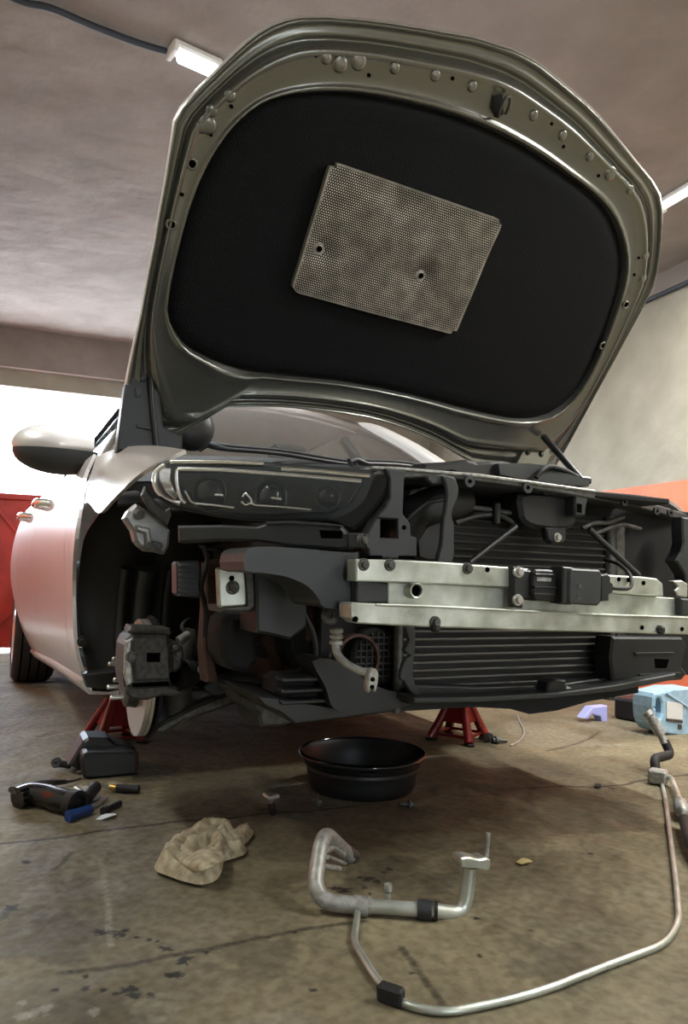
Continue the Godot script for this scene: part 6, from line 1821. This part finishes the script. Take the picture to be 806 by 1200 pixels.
func tools() -> void:
	# dark elbow of thick hose
	var el := thing("hose_elbow", "dark shiny elbow of thick hose lying at the left of the tools", "hose", Vector3(-1.014, 0, -0.263))
	var s := S()
	tube(s, curve(P3([-1.086, 0.028, -0.241, -1.049, 0.032, -0.257, -1.007, 0.033, -0.221, -0.972, 0.033, -0.164, -0.943, 0.032, -0.132]), 6), 0.033, 18)
	piece("elbow_body", s, M.gloss_black, el)
	var e := S()
	var ea := Vector3(-0.951, 0.032, -0.143)
	var eb := Vector3(-0.939, 0.032, -0.126)
	lathe(e, [0.033, -0.02, 0.037, -0.018, 0.037, 0.012, 0.028, 0.012, 0.027, -0.004, 0.0, -0.004], 24, along(eb, eb - ea))
	piece("end_collar", e, M.rubber, el)
	var kn := thing("utility_knife", "long flat black and silver knife with a thin blade, behind the hose elbow", "knife", Vector3(-1.004, 0, -0.417))
	var ks := S()
	tube(ks, P3([-1.098, 0.05, -0.253, -1.025, 0.045, -0.321, -0.983, 0.03, -0.384]), 0.018, 10, 0.014, 0.6)
	piece("handle", ks, M.dirty_steel, kn)
	var kb := S()
	tube(kb, P3([-1.004, 0.03, -0.372, -0.94, 0.02, -0.408]), 0.016, 10, 0.013, 0.6)
	piece("grip", kb, M.black_plastic, kn)
	var kt := S()
	tube(kt, P3([-0.942, 0.012, -0.43, -0.909, 0.008, -0.454, -0.881, 0.005, -0.489]), 0.005, 8, 0.003)
	piece("blade", kt, M.dirty_steel, kn)
	var cu := thing("pick_tool", "blue-handled forked pick tool lying nearest the viewer among the tools", "tool", Vector3(-0.918, 0, -0.151))
	var ch := S()
	tube(ch, P3([-0.964, 0.016, -0.067, -0.936, 0.017, -0.084, -0.898, 0.015, -0.117]), 0.016, 12, 0.012)
	piece("handle", ch, M.blue_plastic, cu)
	var cm := S()
	tube(cm, P3([-0.899, 0.012, -0.144, -0.862, 0.01, -0.189]), 0.005, 8)
	piece("shank", cm, M.bright_steel, cu)
	for e2 in [P3([-0.865, 0.01, -0.186, -0.847, 0.012, -0.23, -0.83, 0.012, -0.242]), P3([-0.865, 0.01, -0.186, -0.85, 0.01, -0.202, -0.837, 0.01, -0.225])]:
		var f := S()
		tube(f, e2, 0.0035, 6)
		piece("fork_tine", f, M.bright_steel, cu)
	var ra := thing("ratchet", "small ratchet with a chrome cranked shaft and black grip", "ratchet", Vector3(-0.823, 0, -0.322))
	var rh := S()
	tube(rh, P3([-0.795, 0.014, -0.304, -0.734, 0.014, -0.267]), 0.013, 12)
	piece("grip", rh, M.rubber, ra)
	var rn := S()
	tube(rn, bend(P3([-0.793, 0.014, -0.303, -0.816, 0.016, -0.318, -0.87, 0.03, -0.304, -0.89, 0.02, -0.262]), 0.03), 0.006, 10)
	piece("cranked_shaft", rn, M.bright_steel, ra)
	var rb := S()
	tube(rb, P3([-0.814, 0.016, -0.318, -0.797, 0.015, -0.306]), 0.009, 10)
	piece("ferrule", rb, M.brass, ra)
	var rd := S()
	tube(rd, P3([-0.863, 0.03, -0.282, -0.888, 0.022, -0.236, -0.902, 0.016, -0.2]), 0.019, 12)
	piece("rubber_head", rd, M.rubber, ra)
	var so := thing("socket", "small silver socket between the hose elbow and the ratchet", "socket", Vector3(-0.911, 0, -0.325))
	var ss := S()
	tube(ss, P3([-0.922, 0.03, -0.284, -0.903, 0.02, -0.258]), 0.010, 14)
	piece("barrel", ss, M.bright_steel, so)
	var s2 := S()
	tube(s2, P3([-0.92, 0.012, -0.16, -0.903, 0.014, -0.207]), 0.009, 12)
	piece("drive_end", s2, M.bright_steel, so)
	var bt := S()
	tube(bt, P3([-0.864, 0.009, -0.1, -0.851, 0.009, -0.112]), 0.013, 12)
	tube(bt, P3([-0.853, 0.009, -0.113, -0.809, 0.009, -0.164]), 0.009, 10)
	tag(obj("socket_extension", bt, M.rubber), "short black socket extension lying in front of the ratchet", "tool")

# height of the crumpled cloth: tubular folds along ridge lines
func fold_height(p: Vector2, ridges: Array) -> float:
	var h := 0.0
	for r in ridges:
		var a: PackedVector2Array = r[0]
		var d := 1e9
		for i in a.size() - 1:
			d = minf(d, p.distance_to(Geometry2D.get_closest_point_to_segment(p, a[i], a[i + 1])))
		var w: float = r[1]
		if d < w:
			h = maxf(h, r[2] * pow(1.0 - d / w, 0.75))
	return h

func rag() -> void:
	var c := Vector2(-0.690, 0.329)
	var o := P2([-0.812, 0.364, -0.81, 0.349, -0.804, 0.333, -0.797, 0.316, -0.789, 0.301, -0.782, 0.287, -0.774, 0.274, -0.765, 0.261, -0.757, 0.249, -0.749, 0.237, -0.741, 0.227, -0.732, 0.216, -0.723, 0.206, -0.714, 0.194, -0.703, 0.181, -0.692, 0.17, -0.682, 0.162, -0.671, 0.159, -0.66, 0.158, -0.65, 0.16, -0.641, 0.164, -0.632, 0.172, -0.625, 0.184, -0.618, 0.196, -0.61, 0.203, -0.602, 0.204, -0.593, 0.202, -0.584, 0.198, -0.575, 0.196, -0.566, 0.195, -0.558, 0.194, -0.549, 0.194, -0.542, 0.195, -0.534, 0.195, -0.527, 0.195, -0.522, 0.197, -0.52, 0.203, -0.525, 0.215, -0.533, 0.23, -0.543, 0.246, -0.551, 0.259, -0.558, 0.268, -0.565, 0.275, -0.57, 0.282, -0.575, 0.289, -0.577, 0.296, -0.576, 0.303, -0.576, 0.311, -0.578, 0.318, -0.582, 0.327, -0.586, 0.337, -0.592, 0.346, -0.598, 0.353, -0.605, 0.357, -0.612, 0.36, -0.62, 0.362, -0.628, 0.364, -0.635, 0.366, -0.642, 0.367, -0.648, 0.37, -0.655, 0.376, -0.661, 0.388, -0.666, 0.403, -0.672, 0.418, -0.678, 0.432, -0.685, 0.445, -0.692, 0.458, -0.699, 0.469, -0.707, 0.477, -0.714, 0.482, -0.721, 0.485, -0.729, 0.486, -0.736, 0.485, -0.744, 0.48, -0.751, 0.472, -0.759, 0.462, -0.766, 0.453, -0.773, 0.444, -0.779, 0.435, -0.784, 0.424, -0.79, 0.414, -0.797, 0.402, -0.804, 0.39, -0.81, 0.377])
	var ridges := [
		[P2([-0.79, 0.388, -0.767, 0.321, -0.732, 0.277, -0.682, 0.234, -0.639, 0.238]), 0.050, 0.042],
		[P2([-0.77, 0.437, -0.741, 0.458, -0.707, 0.452, -0.673, 0.402]), 0.045, 0.030],
		[P2([-0.75, 0.317, -0.738, 0.387, -0.716, 0.438]), 0.035, 0.036],
		[P2([-0.72, 0.317, -0.684, 0.307, -0.648, 0.285, -0.656, 0.353, -0.676, 0.412]), 0.03, 0.052],
		[P2([-0.675, 0.224, -0.633, 0.201, -0.611, 0.236, -0.628, 0.293]), 0.04, 0.052],
		[P2([-0.636, 0.29, -0.59, 0.257, -0.537, 0.224]), 0.035, 0.03],
		[P2([-0.651, 0.344, -0.618, 0.333, -0.589, 0.326]), 0.03, 0.026],
		[P2([-0.804, 0.361, -0.782, 0.315, -0.736, 0.239, -0.692, 0.205]), 0.025, 0.026],
	]
	var f := FastNoiseLite.new()
	f.seed = 12
	f.frequency = 9.0
	f.fractal_octaves = 2
	f.fractal_type = FastNoiseLite.FRACTAL_RIDGED
	var g := FastNoiseLite.new()
	g.seed = 5
	g.frequency = 16.0
	g.fractal_octaves = 3
	var rows: Array = []
	for k in 41:
		var v := k / 40.0
		var r := PackedVector3Array()
		for i in o.size() + 1:
			var p := c.lerp(o[i % o.size()], 1.0 - v * 0.998)
			var q := p + Vector2(g.get_noise_2d(p.y, p.x), g.get_noise_2d(p.x + 3.0, p.y)) * 0.010
			var edge := minf(v * 7.0, 1.0)
			var h := 0.007 + (fold_height(q, ridges) * 0.9 + 0.006 * (f.get_noise_2d(q.x, q.y * 1.5) + 0.4)) * edge
			r.append(Vector3(p.x, maxf(h, 0.005), p.y))
		rows.append(r)
	var st := S()
	sheet(st, rows, 0.003)
	var flap := [P3([-0.77, 0.03, 0.356, -0.745, 0.045, 0.404, -0.699, 0.05, 0.391, -0.667, 0.042, 0.361]), P3([-0.766, 0.036, 0.414, -0.747, 0.048, 0.461, -0.714, 0.056, 0.465, -0.673, 0.044, 0.418]), P3([-0.75, 0.026, 0.445, -0.738, 0.042, 0.499, -0.715, 0.052, 0.506, -0.678, 0.038, 0.448])]
	sheet(st, fine(flap, 5), 0.004)
	tag(obj("rag", st, M.rag), "crumpled oil-stained pale cloth rag on the bare floor", "rag")

func small_bolt(called: String, p: Vector3, d: Vector3, l: float, r: float, label: String, group := "") -> void:
	var st := S()
	tube(st, PackedVector3Array([p, p + d.normalized() * l]), r * 0.6, 8)
	bolt(st, p, -d, r)
	tag(obj(called, st, M.dirty_steel), label, "bolt", group if group != "" else "loose bolts on the floor")

func scraps() -> void:
	var t := thing("spring_clip", "bright bent spring clip with a dark foot on the floor near the rag", "clip", Vector3(-0.398, 0, 0.017))
	var a := S()
	tube(a, bend(P3([-0.43, 0.05, 0.034, -0.422, 0.045, 0.063, -0.39, 0.045, 0.048]), 0.01), 0.006, 8)
	tube(a, P3([-0.422, 0.045, 0.063, -0.41, 0.02, 0.056]), 0.006, 8)
	piece("bent_wire", a, M.bright_steel, t)
	var b := S()
	tube(b, P3([-0.412, 0.022, 0.054, -0.418, 0.012, 0.084]), 0.012, 10)
	piece("foot", b, M.rubber, t)
	small_bolt("bolt", Vector3(-0.258, 0.012, 0.04), Vector3(0.1, 0.6, -0.3), 0.022, 0.009, "small bolt at the near left edge of the round black pan")
	small_bolt("bolt", Vector3(-0.001, 0.01, 0.155), Vector3(-1.0, 0.1, -0.2), 0.035, 0.009, "bright bolt lying against the near right of the round black pan")
	small_bolt("bolt", Vector3(0.805, 0.012, -0.521), Vector3(-0.6, 0.3, 0.4), 0.03, 0.017, "upright bolt beside the foot of the farther red axle stand")
	small_bolt("bolt", Vector3(0.813, 0.012, -0.483), Vector3(1.0, 0.0, 0.3), 0.05, 0.014, "lying bolt on the side of the farther red stand away from the pan")
	var w := S()
	tube(w, curve(P3([1.329, 0.004, -0.977, 1.197, 0.004, -0.787, 1.079, 0.004, -0.619, 0.94, 0.004, -0.48, 0.835, 0.004, -0.413])), 0.004, 6)
	tag(obj("wire", w, M.dull_aluminium), "thin pale wire curving on the floor beside the farther red stand", "wire")
	var chips := [Vector3(0.038, 0.004, 0.642), Vector3(-0.86, 0.004, -0.06), Vector3(0.735, 0.004, 0.183)]
	var lab := ["pale dry wood chip alone on the floor by the flange bolt", "torn pale paper scrap in front of the tools", "small dark curled chip near the floor crack"]
	for k in 3:
		var s := S()
		var w2: float = [0.020, 0.03, 0.022][k]
		sheet(s, fine([PackedVector3Array([Vector3(-w2, 0.0, -0.008), Vector3(0, 0.006, -0.010), Vector3(w2, 0.001, -0.006)]), PackedVector3Array([Vector3(-w2 * 0.9, 0.001, 0.008), Vector3(0, 0.004, 0.012), Vector3(w2 * 0.8, 0.003, 0.010)])], 3), 0.002)
		tag(obj("floor_scrap", s, [M.leaf, M.label_paper, M.rubber][k], self, Transform3D(Basis(Vector3.UP, 0.5 * k), chips[k])), lab[k], "scrap", "small scraps on the floor")
